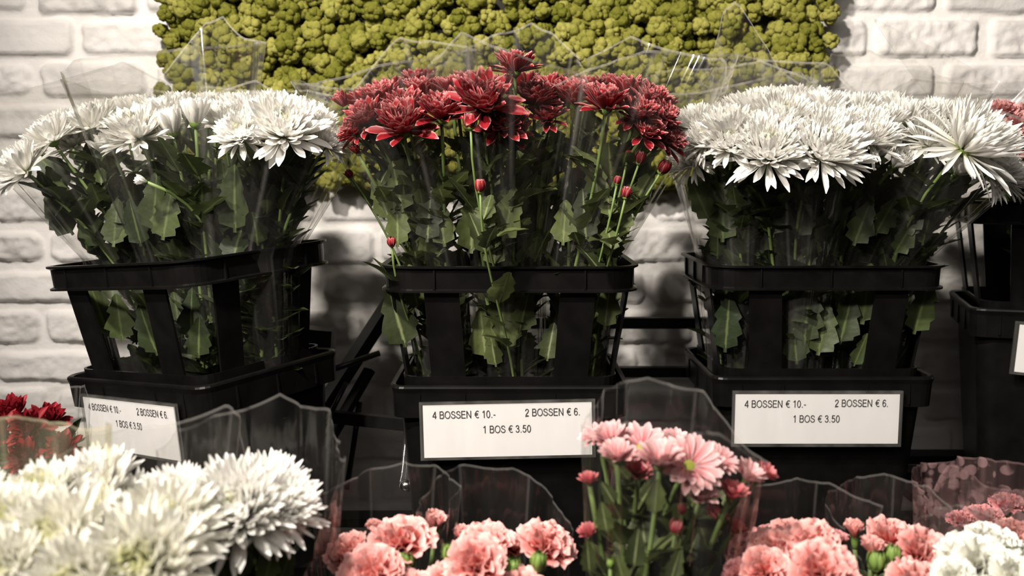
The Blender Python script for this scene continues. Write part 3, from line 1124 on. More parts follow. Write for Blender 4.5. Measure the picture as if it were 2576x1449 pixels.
def text_mesh(body):
    mb = MB()
    x = 0.0
    hw = .058
    for ch in body:
        wd, strokes = GLYPH[ch]
        for st_ in strokes:
            rows = []
            for k, p in enumerate(st_):
                a = Vector(st_[max(0, k - 1)]); c = Vector(st_[min(len(st_) - 1, k + 1)])
                d = (c - a).normalized()
                nn = Vector((-d.y, d.x))
                if 0 < k < len(st_) - 1:
                    d1 = (Vector(p) - a).normalized()
                    nn = nn / max(.45, abs(nn.dot(Vector((-d1.y, d1.x)))))
                rows.append([(x + p[0] - nn.x * hw, p[1] - nn.y * hw, 0), (x + p[0] + nn.x * hw, p[1] + nn.y * hw, 0)])
            mb.grid(rows)
        x += wd + .07
    xs_ = [v[0] for v in mb.v]
    x0, x1 = min(xs_), max(xs_)
    mb.v = [((v[0] - x0) / (x1 - x0), v[1], v[2]) for v in mb.v]
    return mb.mesh('lettering', False)


def dup(root, loc, rot, label, group=None):
    r_ = root.copy(); C.objects.link(r_)
    r_.location = loc; r_.rotation_euler = rot; r_['label'] = label
    for ch in list(root.children):
        c = ch.copy(); C.objects.link(c); c.parent = r_
    return r_


def unit_matrix(loc, rz, roll):
    return (Matrix.Translation(loc) @ Matrix.Rotation(R(roll), 4, 'Y') @ Matrix.Rotation(R(rz), 4, 'Z'))


def corner_unit(px, py, Y, local, rz, roll):
    """unit whose local point lands on the given point"""
    Rm = Matrix.Rotation(R(roll), 4, 'Y') @ Matrix.Rotation(R(rz), 4, 'Z')
    return Matrix.Translation(at(px, py, Y) - Rm @ Vector(local)) @ Rm


UM = corner_unit(1282, 967, 1.45, (0, -BD / 2, BH), 0, 0)
UR = corner_unit(2078, 945, 1.56, (0, -BD / 2, BH), 0, 0)
UL = corner_unit(507, 968, 1.37, (BW / 2 - .005, -BD / 2 + .005, BH), -35, -5.5)
UF = corner_unit(2450, 770, 1.66, (-BW / 2 + .005, -BD / 2 + .005, BH), -17, 0)
LB = ['black plastic bucket in the middle, under the red chrysanthemums', 'black plastic bucket under the right white chrysanthemums, its sign level',
      'black plastic bucket on the left, turned so one corner faces forward', 'black plastic bucket at the far right edge, higher than the others']
LC = ['black slotted collar around the red chrysanthemums, on the middle bucket', 'black slotted collar around the white chrysanthemums on the right bucket',
      'black slotted collar tilted to the left, on the left bucket', 'black slotted collar at the far right edge, partly behind white chrysanthemums']
first = firstc = None
for k, U in enumerate((UM, UR, UL, UF)):
    Uc = U @ Matrix.Translation((0, 0, BH - .022)) @ Matrix.Scale([1, 1.0, 1.0, 1.0][k], 4)
    if k == 0:
        first = thing('flower_bucket', LB[0], 'bucket'); bucket_parts(first)
        firstc = thing('bucket_collar', LC[0], 'crate'); collar_parts(firstc)
        b_, c_ = first, firstc
    else:
        b_ = dup(first, (0, 0, 0), (0, 0, 0), LB[k]); c_ = dup(firstc, (0, 0, 0), (0, 0, 0), LC[k])
    b_.matrix_world = U; c_.matrix_world = Uc
    b_['group'] = 'black buckets on the upper shelf'; c_['group'] = 'slotted collars on the buckets'

# ------------------------------------------------------------------ price signs
T1, T2, T3 = text_mesh('4 BOSSEN € 10.-'), text_mesh('2 BOSSEN € 6.'), text_mesh('1 BOS € 3.50')
for tm in (T1, T2, T3):
    tm.materials.append(M['ink'])


def sign(mx_, label, w=.272, hgt=.092, pw=.261, ph=.083):
    t = thing('price_sign', label, 'sign', group='price signs on the buckets')
    t.matrix_world = mx_
    mb = MB()            # clear pocket: two sheets, welded border
    mb.box((0, .0022, -hgt / 2), (w, .001, hgt))
    mb.box((0, -.0022, -hgt / 2), (w, .0006, hgt))
    for (cx, cz, sx, sz) in ((0, -.002, w, .004), (0, -hgt + .002, w, .004), (-w / 2 + .002, -hgt / 2, .004, hgt), (w / 2 - .002, -hgt / 2, .004, hgt)):
        mb.box((cx, 0, cz), (sx, .0052, sz))
    o = link('clear_pocket', mb.flat().mesh('clear_pocket', False), M['clear'], t)
    mb = MB(); mb.box((0, 0, -hgt / 2 - .0005), (pw, .0012, ph))
    link('paper', mb.mesh('paper', False), M['paper'], t)
    s = pw / 431.0       # metres per photograph pixel on this sign
    for (me, x0, wd, yb) in ((T1, 24, 161, 36), (T2, 261, 139, 34), (T3, 153, 122, 76)):
        o = link('lettering', me, None, t)
        o.rotation_euler = (PI / 2, 0, 0)
        o.scale = (wd * s, 19.5 * s, .02)
        o.location = (-pw / 2 + x0 * s, -.0013, -(hgt - ph) / 2 - yb * s)
    return t


FY = -BD / 2 - .007
S0 = Matrix.Translation((0, FY, BH - .024))
sign(UM @ Matrix.Translation((-.004, 0, 0)) @ S0 @ Matrix.Rotation(R(-1.2), 4, 'Y'), 'white price sign on the middle bucket, partly behind the pink daisies')
sign(UR @ Matrix.Translation((-.015, 0, 0)) @ S0, 'white price sign hanging level on the right bucket, fully readable', w=.283, hgt=.095, pw=.273, ph=.084)
sign(UL @ Matrix.Translation((.004, 0, -.004)) @ S0 @ Matrix.Rotation(R(0.5), 4, 'Y'), 'white price sign seen at an angle on the left bucket', w=.255, hgt=.092, pw=.244)
sign(UF @ Matrix.Translation((.002, 0, -.004)) @ S0 @ Matrix.Rotation(R(3), 4, 'Y'), 'white sign cut off by the right edge of the picture', w=.24, hgt=.093, pw=.225)

# ------------------------------------------------------------------ rack
ZS = min((U_ @ Vector((sx_ * .15, sy_ * .105, 0))).z for U_ in (UM, UR, UL) for sx_ in (-1, 1) for sy_ in (-1, 1)) - .003
rack = thing('display_rack', 'black metal display rack with diagonal braces behind the buckets', 'rack', (0, 1.9, 0))
ro = Vector((0, 1.9, 0))


def bar(name, p, q, s, kind='box'):
    p = Vector(p) - ro; q = Vector(q) - ro
    mb = MB()
    d = q - p
    if kind == 'box':
        rot = d.to_track_quat('Z', 'Y').to_matrix()
        mb.box((p + q) / 2, (s[0], s[1], d.length), rot)
    else:
        mb.tube([p, q], s[0], n=10)
    return link(name, mb.mesh(name, kind != 'box'), M['metal'], rack)


YR = 1.93
for x, zt in ((-1.25, ZS), (-.02, at(1288, 800, YR).z), (.72, at(1288, 800, YR).z), (1.25, ZS)):
    bar('upright_post', (x, YR, 0), (x, YR, zt), (.035, .035))
bar('rail', (-.02, YR, at(1600, 812, YR).z), (.72, YR, at(1600, 812, YR).z), (.02, .022))
bar('rail', (-.02, YR, at(1600, 935, YR).z), (.72, YR, at(1600, 935, YR).z), (.02, .02))
bar('diagonal_brace', at(1000, 735, 1.86), at(770, 1090, 1.78), (.05, .02))
bar('diagonal_brace', at(930, 930, 1.80), at(815, 1130, 1.72), (.022, .012))
bar('brace_rod', at(955, 888, 1.74), at(800, 942, 1.70), (.0055,), 'tube')
bar('brace_rod', at(872, 962, 1.70), at(812, 1080, 1.68), (.0045,), 'tube')
bar('brace_rod', at(905, 1010, 1.8), at(872, 1230, 1.8), (.006,), 'tube')
bar('rail', at(805, 1045, 1.74), at(1030, 1068, 1.68), (.016, .022))
bar('bracket', at(765, 862, 1.78), at(838, 868, 1.78), (.05, .06))
for y in (1.40, 1.52, 1.64, 1.76, 1.88):
    bar('shelf_slat', (-1.25, y, ZS - .012), (1.25, y, ZS - .012), (.05, .018))
bar('shelf_front_rail', (-1.25, 1.36, ZS - .02), (1.25, 1.36, ZS - .02), (.02, .035))
ZF = UF.translation.z - .003
for y in (1.62, 1.74, 1.86, 1.97):
    bar('raised_shelf_slat', (.74, y, ZF - .012), (1.25, y, ZF - .012), (.05, .018))
for y in (1.62, 1.97):
    for x in (.75, 1.24):
        bar('shelf_support', (x, y, ZS - .012), (x, y, ZF - .012), (.02, .02))
ZS2 = .60
for y in (.72, .84, .96, 1.08, 1.2):
    bar('shelf_slat', (-1.25, y, ZS2 - .012), (1.25, y, ZS2 - .012), (.05, .018))
for x in (-1.25, 1.25):
    bar('upright_post', (x, .70, 0), (x, .70, ZS2), (.03, .03))
    bar('shelf_side_rail', (x, .70, ZS2 - .03), (x, 1.93, ZS2 - .03), (.03, .03))
    bar('shelf_side_rail', (x, 1.36, ZS - .03), (x, 1.93, ZS - .03), (.03, .03))
    bar('upright_post', (x, 1.36, ZS2), (x, 1.36, ZS), (.03, .03))
# clear plastic strip with a bead beside the middle bucket
pt, pb = at(1026, 1010, 1.60), at(1021, 1222, 1.52)
st = thing('plastic_strip', 'shiny clear strip ending in a round bead beside the middle bucket', 'strip', pb)
mb = MB()
wv = Vector((.003, 0, 0))
rows = []
for k in range(13):
    t_ = k / 12
    c = (pt - pb) * (1 - t_)
    wd = lerp(.003, .020, t_)
    rows.append([c + Vector((wd * (i / 5 - .5), .004 * math.sin(i * 1.9 + 4 * t_), 0)) for i in range(6)])
mb.grid(rows)
link('film_strip', mb.flat().mesh('film_strip'), M['filmhazy'], st)
mb = MB()
rows = []
for j in range(9):
    a = PI * j / 8
    rows.append([(.011 * math.sin(a) * math.cos(2 * PI * i / 16), .011 * math.sin(a) * math.sin(2 * PI * i / 16), .011 * math.cos(a)) for i in range(16)])
mb.grid(rows, close=True)
link('bead', mb.mesh('bead'), M['chrome'], st)

# ------------------------------------------------------------------ bunches: left bucket (white)
def base_in(U, x, y, z=.16):
    return U @ Vector((x, y, z))


def wst_in(U, x, y):
    return (U @ Vector((x * 1.12, y, BH - .022 + .20)), .064, .105) if U is not UL else (U @ Vector((x * 1.12, y, BH - .022 + .20)), .075, .085)


LF = dict(cat='flower bunch', group=None)
bunch('chrysanthemum_bunch', 'white chrysanthemum bunch leaning out over the left edge of the left bucket', 'flower bunch', group='flower bunches in the upper buckets', dY=.08, base=base_in(UL, -.105, -.02), leafY=lambda px: (1.62 - (px - 172) / 335 * .19) if px < 507 else (1.43 + (px - 507) / 320 * .21), waist=wst_in(UL, -.105, -.02), blooms=
      [(40, 415, 1.42, 165, 35, -35, 'mum'), (118, 335, 1.46, 150, 15, -28, 'mum'), (218, 300, 1.50, 140, 12, -15, 'mum'), (275, 372, 1.40, 118, 38, -8, 'mumhalf'),
       (240, 285, 1.62, 130, 5, -15, 'mum'), (150, 310, 1.64, 130, 5, -22, 'mum'), (310, 275, 1.66, 130, 0, -8, 'mum'), (60, 385, 1.6, 130, 10, -35, 'mum'), (180, 350, 1.52, 110, 30, -25, 'mum')],
      sleeve=dict(top=at(190, 330, 1.54), a=.155, b=.15, peaks=[(180, 0.05), (215, 0.13), (270, 0.045), (330, 0.095), (20, 0.06), (90, 0.1)]),
      extra_leaves=[(130, 430, 1.44, 150, -40), (230, 560, 1.40, 170, -20), (150, 540, 1.42, 150, -35), (290, 560, 1.38, 150, 5), (250, 780, 1.42, 170, -15), (300, 800, 1.40, 150, -5)], leafmat='leafdark', leaves=24)
bunch('chrysanthemum_bunch', 'white chrysanthemum bunch in the middle of the left bucket', 'flower bunch', group='flower bunches in the upper buckets', dY=.04, base=base_in(UL, .01, .0), leafY=lambda px: (1.62 - (px - 172) / 335 * .19) if px < 507 else (1.43 + (px - 507) / 320 * .21), waist=wst_in(UL, .01, .0), blooms=
      [(335, 320, 1.42, 175, 32, -10, 'mum'), (430, 315, 1.42, 130, 14, -5, 'mumhalf'), (490, 290, 1.40, 130, 5, 0, 'mumhalf'), (405, 275, 1.56, 140, 8, -4, 'mum'), (420, 345, 1.44, 100, 20, 0, 'mumhalf'),
       (520, 285, 1.54, 140, 8, 2, 'mum'), (360, 270, 1.68, 130, 0, -4, 'mum'), (460, 262, 1.70, 130, 0, 0, 'mum'), (540, 262, 1.72, 130, 0, 2, 'mum'), (358, 455, 1.37, 52, 60, -50, 'mumhalf')],
      sleeve=dict(top=at(440, 320, 1.54), a=.12, b=.15, peaks=[(180, 0.06), (235, 0.085), (290, 0.095), (60, 0.16), (75, 0.2), (88, 0.19), (130, 0.06)]),
      extra_leaves=[(390, 510, 1.36, 190, 5), (420, 540, 1.38, 160, 12), (340, 560, 1.37, 150, -10), (370, 830, 1.38, 170, -20), (480, 790, 1.34, 160, 0), (500, 850, 1.34, 130, 5)], leafmat='leafdark', leaves=24)
bunch('chrysanthemum_bunch', 'white chrysanthemum bunch at the right side of the left bucket', 'flower bunch', group='flower bunches in the upper buckets', base=base_in(UL, .11, .03), leafY=lambda px: (1.62 - (px - 172) / 335 * .19) if px < 507 else (1.43 + (px - 507) / 320 * .21), waist=wst_in(UL, .11, .03), blooms=
      [(600, 330, 1.40, 140, 55, -5, 'mum'), (715, 312, 1.40, 210, 48, 10, 'mum'), (565, 290, 1.48, 150, 15, 4, 'mum'), (645, 280, 1.50, 170, 15, 6, 'mum'), (792, 300, 1.48, 140, 22, 20, 'mum'), (830, 350, 1.46, 120, 30, 35, 'mum'),
       (600, 262, 1.66, 130, 0, 2, 'mum'), (690, 262, 1.66, 140, 0, 6, 'mum'), (755, 275, 1.64, 140, 0, 12, 'mum'), (640, 258, 1.72, 120, 0, 2, 'mum'), (690, 345, 1.46, 120, 40, 6, 'mum'), (800, 340, 1.58, 120, 10, 25, 'mum')],
      sleeve=dict(top=at(690, 330, 1.54), a=.14, b=.15, peaks=[(0, 0.0), (40, 0.06), (90, 0.08), (150, 0.08), (200, 0.03), (270, 0.065), (320, 0.005)]),
      extra_leaves=[(590, 500, 1.36, 210, 2), (760, 450, 1.42, 130, 40), (640, 540, 1.38, 150, 15), (720, 560, 1.42, 150, 25), (670, 780, 1.46, 160, 5)], leafmat='leafdark', leaves=24)

# ------------------------------------------------------------------ middle bucket (red)
bunch('chrysanthemum_bunch', 'red chrysanthemum bunch at the left of the middle bucket', 'flower bunch', group='flower bunches in the upper buckets', base=base_in(UM, -.10, 0), leafY=lambda px: 1.495, waist=wst_in(UM, -.10, 0), blooms=
      [(862, 255, 1.46, 100, 15, -28, 'redhalf'), (955, 245, 1.50, 150, 20, -10, 'red'), (920, 290, 1.44, 140, 32, -22, 'red'), (1010, 305, 1.40, 175, 35, -5, 'red'), (1065, 225, 1.56, 140, 8, -3, 'red'), (1020, 265, 1.46, 150, 25, -6, 'red'),
       (885, 325, 1.44, 105, 45, -40, 'red'), (897, 378, 1.44, 70, 30, -20, 'redhalf'), (1005, 340, 1.46, 100, 55, -10, 'redhalf'), (1110, 275, 1.40, 150, 25, 0, 'red'), (985, 225, 1.66, 130, 0, -8, 'red'), (905, 250, 1.64, 120, 5, -20, 'red'), (1050, 205, 1.72, 130, 0, -4, 'red'),
       (930, 330, 1.52, 110, 45, -20, 'red'), (880, 440, 1.5, 26, 20, -30, 'redbud'), (936, 452, 1.5, 22, 10, -20, 'redbud'), (985, 612, 1.43, 30, 20, 0, 'redbud')],
      sleeve=dict(top=at(1000, 300, 1.54), a=.128, b=.15, peaks=[(170, 0.065), (183, 0.06), (230, 0.045), (275, 0.065), (330, 0.095), (60, 0.14), (80, 0.15), (120, 0.06)]),
      extra_leaves=[(1000, 470, 1.41, 160, -10), (960, 500, 1.43, 140, -20), (1080, 540, 1.38, 170, 5), (1000, 560, 1.41, 150, 0), (1000, 800, 1.44, 190, -14), (1040, 720, 1.46, 140, -10)])
bunch('chrysanthemum_bunch', 'red chrysanthemum bunch in the middle bucket centre, its top flower highest', 'flower bunch', group='flower bunches in the upper buckets', base=base_in(UM, 0, -.02), leafY=lambda px: 1.495, waist=wst_in(UM, 0, -.02), blooms=
      [(1296, 158, 1.42, 138, 12, 0, 'red'), (1215, 245, 1.38, 195, 45, 0, 'red'), (1140, 220, 1.52, 135, 8, 0, 'red'), (1180, 205, 1.62, 120, 0, 0, 'red'), (1265, 300, 1.40, 150, 60, 5, 'red'), (1345, 240, 1.46, 140, 20, 0, 'red'), (1388, 215, 1.60, 120, 0, 0, 'red'),
       (1290, 325, 1.44, 105, 65, 0, 'red'), (1378, 285, 1.46, 110, 40, 0, 'red'), (1184, 310, 1.37, 46, 10, 0, 'redbud'), (1208, 473, 1.36, 40, 5, 0, 'redbud'), (1240, 215, 1.66, 130, 0, 0, 'red'), (1320, 210, 1.7, 130, 0, 0, 'red'), (1150, 255, 1.44, 130, 25, -4, 'red')],
      sleeve=dict(top=at(1280, 290, 1.53), a=.115, b=.16, peaks=[(0, 0.05), (60, 0.15), (75, 0.17), (100, 0.15), (180, 0.05), (240, 0.105), (285, 0.065)]),
      extra_leaves=[(1190, 560, 1.36, 190, 5), (1110, 560, 1.38, 150, -8), (1280, 540, 1.36, 170, 12), (1265, 800, 1.40, 230, 3), (1215, 840, 1.40, 160, -6), (1320, 780, 1.41, 150, 14), (1385, 860, 1.41, 120, 10), (1240, 880, 1.40, 110, -10)])
bunch('chrysanthemum_bunch', 'red chrysanthemum bunch at the right of the middle bucket', 'flower bunch', group='flower bunches in the upper buckets', base=base_in(UM, .10, 0), leafY=lambda px: 1.495, waist=wst_in(UM, .10, 0), blooms=
      [(1440, 235, 1.48, 155, 20, 0, 'red'), (1525, 250, 1.40, 150, 18, 3, 'red'), (1583, 222, 1.54, 140, 12, 8, 'red'), (1640, 245, 1.50, 130, 28, 15, 'red'), (1605, 280, 1.42, 130, 40, 10, 'red'), (1668, 295, 1.46, 120, 40, 30, 'red'), (1682, 345, 1.46, 120, 50, 35, 'red'), (1628, 325, 1.42, 120, 50, 20, 'red'),
       (1480, 220, 1.64, 120, 0, 4, 'red'), (1400, 255, 1.58, 120, 10, 0, 'red'), (1660, 255, 1.62, 120, 5, 20, 'red'), (1540, 215, 1.70, 120, 0, 6, 'red'), (1700, 300, 1.6, 110, 20, 38, 'red'),
       (1575, 489, 1.40, 36, 10, 10, 'redbud'), (1610, 402, 1.44, 38, 15, 15, 'redbud'), (1668, 425, 1.45, 44, 15, 30, 'redbud'), (1553, 457, 1.44, 26, 0, 10, 'redbud'), (1580, 390, 1.46, 30, 0, 10, 'redbud')],
      sleeve=dict(top=at(1565, 300, 1.54), a=.13, b=.15, peaks=[(0, 0.04), (20, 0.1), (60, 0.12), (95, 0.15), (140, 0.08), (200, 0.04), (265, 0.085), (320, 0.085)]),
      extra_leaves=[(1500, 460, 1.40, 140, -5), (1560, 540, 1.40, 150, 8), (1470, 540, 1.37, 160, -4), (1420, 560, 1.37, 140, 4), (1620, 470, 1.44, 120, 30), (1530, 760, 1.44, 170, 8)])

# ------------------------------------------------------------------ right bucket (white)
bunch('chrysanthemum_bunch', 'white chrysanthemum bunch at the left of the right bucket, beside the red ones', 'flower bunch', group='flower bunches in the upper buckets', base=base_in(UR, -.115, -.01), leafY=lambda px: 1.60, waist=wst_in(UR, -.115, -.01), blooms=
      [(1745, 300, 1.56, 130, 18, -25, 'spider'), (1735, 395, 1.56, 140, 45, -40, 'spider'), (1775, 345, 1.52, 130, 35, -20, 'spider'), (1832, 310, 1.50, 160, 22, -12, 'mum'), (1838, 350, 1.48, 150, 45, -10, 'mum'), (1800, 290, 1.66, 130, 5, -14, 'mum'), (1860, 265, 1.68, 130, 0, -8, 'spider'), (1760, 320, 1.7, 120, 5, -20, 'mum')],
      sleeve=dict(top=at(1830, 330, 1.64), a=.125, b=.15, peaks=[(180, 0.08), (200, 0.06), (240, 0.055), (300, 0.085), (0, 0.08), (50, 0.13), (110, 0.12)]), film='filmhazy',
      extra_leaves=[(1790, 450, 1.50, 160, -12), (1820, 540, 1.50, 170, 0), (1830, 810, 1.52, 190, 3), (1760, 500, 1.54, 150, -25)], leafmat='leafdark', leaves=24)
bunch('chrysanthemum_bunch', 'white chrysanthemum bunch in front of the right bucket with large shaggy heads', 'flower bunch', group='flower bunches in the upper buckets', base=base_in(UR, -.03, -.03), leafY=lambda px: 1.60, waist=wst_in(UR, -.03, -.03), blooms=
      [(1905, 265, 1.56, 165, 12, -5, 'mum'), (1975, 290, 1.50, 190, 35, 0, 'bigmum'), (1935, 365, 1.46, 235, 48, -8, 'bigmum'), (2080, 360, 1.46, 245, 46, 8, 'bigmum'), (2060, 265, 1.56, 170, 8, 0, 'mum'), (1990, 250, 1.66, 150, 0, -2, 'mum'), (2100, 300, 1.52, 160, 25, 4, 'bigmum'), (1930, 250, 1.7, 140, 0, -5, 'mum'), (2050, 252, 1.7, 140, 0, 0, 'mum')],
      sleeve=dict(top=at(1990, 320, 1.62), a=.12, b=.15, peaks=[(0, 0.03), (50, 0.12), (110, 0.14), (150, 0.1), (185, 0.06), (215, 0.17), (222, 0.18), (245, 0.075), (290, 0.005)]), film='filmhazy',
      extra_leaves=[(1950, 520, 1.46, 190, 4), (1930, 450, 1.46, 150, -10), (2020, 540, 1.48, 150, 12), (2030, 790, 1.50, 190, 4), (2000, 860, 1.50, 140, -6), (2070, 830, 1.5, 160, 10)], leafmat='leafdark', leaves=24)
bunch('chrysanthemum_bunch', 'white chrysanthemum bunch behind right of centre in the right bucket', 'flower bunch', group='flower bunches in the upper buckets', base=base_in(UR, .06, .02), leafY=lambda px: 1.60, waist=wst_in(UR, .06, .02), blooms=
      [(2150, 272, 1.60, 160, 5, 2, 'spider'), (2195, 335, 1.50, 165, 42, 5, 'spider'), (2225, 300, 1.58, 150, 20, 6, 'spider'), (2292, 285, 1.62, 150, 12, 14, 'spider'), (2262, 405, 1.52, 110, 58, 10, 'mumhalf'), (2210, 372, 1.52, 120, 55, 2, 'mumhalf'), (2245, 258, 1.70, 120, 0, 5, 'mum'), (2170, 300, 1.54, 140, 25, 0, 'mum'), (2120, 262, 1.72, 130, 0, 0, 'mum'), (2330, 290, 1.70, 110, 5, 14, 'mum')],
      sleeve=dict(top=at(2220, 330, 1.64), a=.115, b=.15, peaks=[(0, 0.05), (60, 0.13), (95, 0.15), (130, 0.14), (180, 0.06), (250, 0.085), (300, 0.065)]),
      extra_leaves=[(2110, 500, 1.48, 160, 8), (2170, 560, 1.5, 150, 20), (2230, 540, 1.52, 140, 25), (2180, 740, 1.51, 190, 5), (2130, 800, 1.50, 170, 12), (2165, 880, 1.5, 110, 20)], leafmat='leafdark', leaves=24)
bunch('chrysanthemum_bunch', 'white chrysanthemum bunch leaning right out of the right bucket, large spidery head', 'flower bunch', group='flower bunches in the upper buckets', base=base_in(UR, .12, .0), leafY=lambda px: 1.60, waist=wst_in(UR, .12, .0), blooms=
      [(2350, 345, 1.52, 165, 42, 5, 'spider'), (2455, 345, 1.46, 270, 42, 22, 'spider'), (2510, 420, 1.54, 170, 50, 32, 'spider'), (2420, 420, 1.50, 130, 55, 12, 'mumhalf'), (2552, 440, 1.58, 130, 50, 40, 'spider'), (2365, 280, 1.64, 130, 8, 14, 'spider'), (2440, 290, 1.62, 130, 8, 20, 'spider'), (2525, 345, 1.58, 140, 30, 32, 'spider')],
      sleeve=dict(top=at(2405, 370, 1.60), a=.15, b=.15, peaks=[(0, 0.05), (15, 0.12), (60, 0.12), (120, 0.12), (180, 0.04), (250, 0.055), (300, 0.015), (330, -0.005)]),
      extra_leaves=[(2300, 540, 1.52, 150, 35), (2360, 490, 1.53, 150, 45), (2280, 590, 1.52, 140, 30), (2320, 770, 1.56, 180, 14), (2400, 480, 1.56, 130, 50)], leafmat='leafdark', leaves=24)
bunch('coral_bunch', 'coral pink flowers at the far right behind the white chrysanthemums', 'flower bunch', group='flower bunches in the upper buckets', base=base_in(UF, .0, .0), waist=wst_in(UF, .0, .0), blooms=
      [(2525, 275, 1.70, 95, 20, 0, 'coral'), (2565, 308, 1.68, 95, 40, 0, 'coral'), (2495, 285, 1.78, 70, 10, -10, 'coral'), (2600, 280, 1.72, 95, 20, 5, 'coral'), (2545, 400, 1.68, 80, 60, 0, 'coral')],
      sleeve=dict(top=at(2560, 330, 1.74), a=.12, b=.12, peaks=[(200, 0.05), (225, 0.185), (260, 0.065), (0, 0.05), (90, 0.08)]), leafmat='leafdark')

# ------------------------------------------------------------------ front row
ZB = ZS2 + .012


def fb(px, Y, z=ZB, dx=0):
    p = at(px, 1400, Y)
    return Vector((p.x + dx, Y + .02, z))


bunch('chrysanthemum_bunch', 'creamy white chrysanthemum bunch in the bottom left corner, in yellowish wrap', 'flower bunch', group='flower bunches in the front row', base=fb(40, .80), blooms=
      [(95, 1240, .84, 240, 20, -8, 'creammum'), (20, 1320, .78, 260, 40, -10, 'creammum'), (0, 1440, .72, 260, 55, -5, 'creammum'), (-60, 1260, .86, 220, 15, -10, 'creammum')],
      sleeve=dict(top=at(40, 1240, .85), a=.085, b=.075, peaks=[(0, .02), (20, .06), (60, .045), (110, .055), (180, .05), (250, -.06), (310, -.05)], film='filmyellow'))
bunch('chrysanthemum_bunch', 'creamy white chrysanthemum bunch in the lower left with three open heads in front', 'flower bunch', group='flower bunches in the front row', base=fb(260, .80), blooms=
      [(232, 1215, .88, 270, 22, -4, 'bigmum'), (130, 1370, .76, 340, 50, -12, 'creammum'), (345, 1425, .72, 360, 58, 4, 'creammum'), (412, 1325, .80, 300, 48, 6, 'creammum'), (330, 1265, .88, 240, 15, 2, 'bigmum'), (225, 1300, .84, 240, 28, -4, 'creammum'), (445, 1235, .88, 210, 12, 6, 'bigmum'), (180, 1470, .70, 280, 60, -5, 'creammum')],
      sleeve=dict(top=at(330, 1225, .88), a=.10, b=.10, peaks=[(0, -.01), (35, .055), (50, .06), (90, .035), (140, .03), (180, .0), (250, -.09), (300, -.09)], film='filmfront', facets=6, fold=.006))
bunch('chrysanthemum_bunch', 'white chrysanthemum bunch in a wide clear sleeve, beside the pink carnations', 'flower bunch', group='flower bunches in the front row', base=fb(640, .88), blooms=
      [(590, 1275, .85, 310, 48, -2, 'bigmum'), (665, 1215, .92, 240, 14, 4, 'bigmum'), (705, 1265, .87, 230, 35, 16, 'bigmum'), (735, 1345, .88, 90, 20, 30, 'mumhalf'), (570, 1225, .92, 200, 12, -4, 'bigmum')],
      sleeve=dict(top=at(650, 1190, .93), a=.088, b=.085, peaks=[(0, .018), (15, .01), (50, .05), (85, .065), (130, .045), (170, .04), (200, .03), (260, -.09), (310, -.08)], film='filmfront', facets=6, fold=.006, nu=220),
      extra_leaves=[(600, 1400, .86, 150, -5), (680, 1410, .86, 150, 15), (560, 1430, .85, 130, -15), (720, 1420, .88, 120, 20)], leafmat='leafdark', leaves=12)
bunch('chrysanthemum_bunch', 'dark red flower bunch at the left edge, below the left bucket', 'flower bunch', group='flower bunches in the front row', base=fb(40, 1.20, z=ZB), blooms=
      [(30, 1035, 1.22, 130, 35, 0, 'darkred'), (120, 1055, 1.20, 130, 40, 10, 'darkred'), (70, 1075, 1.16, 130, 60, 0, 'darkred'), (0, 1080, 1.18, 120, 55, -5, 'darkred'), (160, 1125, 1.16, 110, 60, 10, 'darkred'), (60, 1150, 1.12, 120, 60, 0, 'darkred'), (-40, 1040, 1.22, 120, 30, 0, 'darkred')],
      sleeve=dict(top=at(70, 1070, 1.20), a=.095, b=.075, peaks=[(0, .0), (45, .045), (90, .035), (180, .03), (250, -.03), (300, -.02)], film='filmfront', facets=6, fold=.006), leafmat='leafdark')
# carnations, centre
bunch('carnation_bunch', 'pink carnation bunch left of centre, beside the big white chrysanthemum', 'flower bunch', group='flower bunches in the front row', base=fb(960, .98), blooms=
      [(865, 1385, .96, 140, 30, -28, 'carn'), (1008, 1345, .95, 190, 16, 0, 'carn'), (942, 1325, 1.0, 80, 10, -5, 'carnhalf'), (935, 1435, .90, 180, 40, -4, 'carn'), (1095, 1310, 1.02, 110, 5, 5, 'carnhalf'), (1040, 1395, 1.0, 60, 10, 5, 'carnhalf'), (1020, 1480, .9, 150, 30, 0, 'carn'), (1020, 1415, .93, 55, 5, 0, 'greenbud'), (985, 1400, .95, 45, 5, -10, 'greenbud')],
      sleeve=dict(top=at(960, 1310, 1.0), a=.078, b=.075, peaks=[(0, .03), (50, .045), (75, .046), (110, .035), (160, .02), (200, -.01), (270, -.08)], film='filmfront', facets=6, fold=.006, nu=220),
      leaves=5, leafmat='leaf', leafsize=(.04, .07), bloom_name='carnation_head')
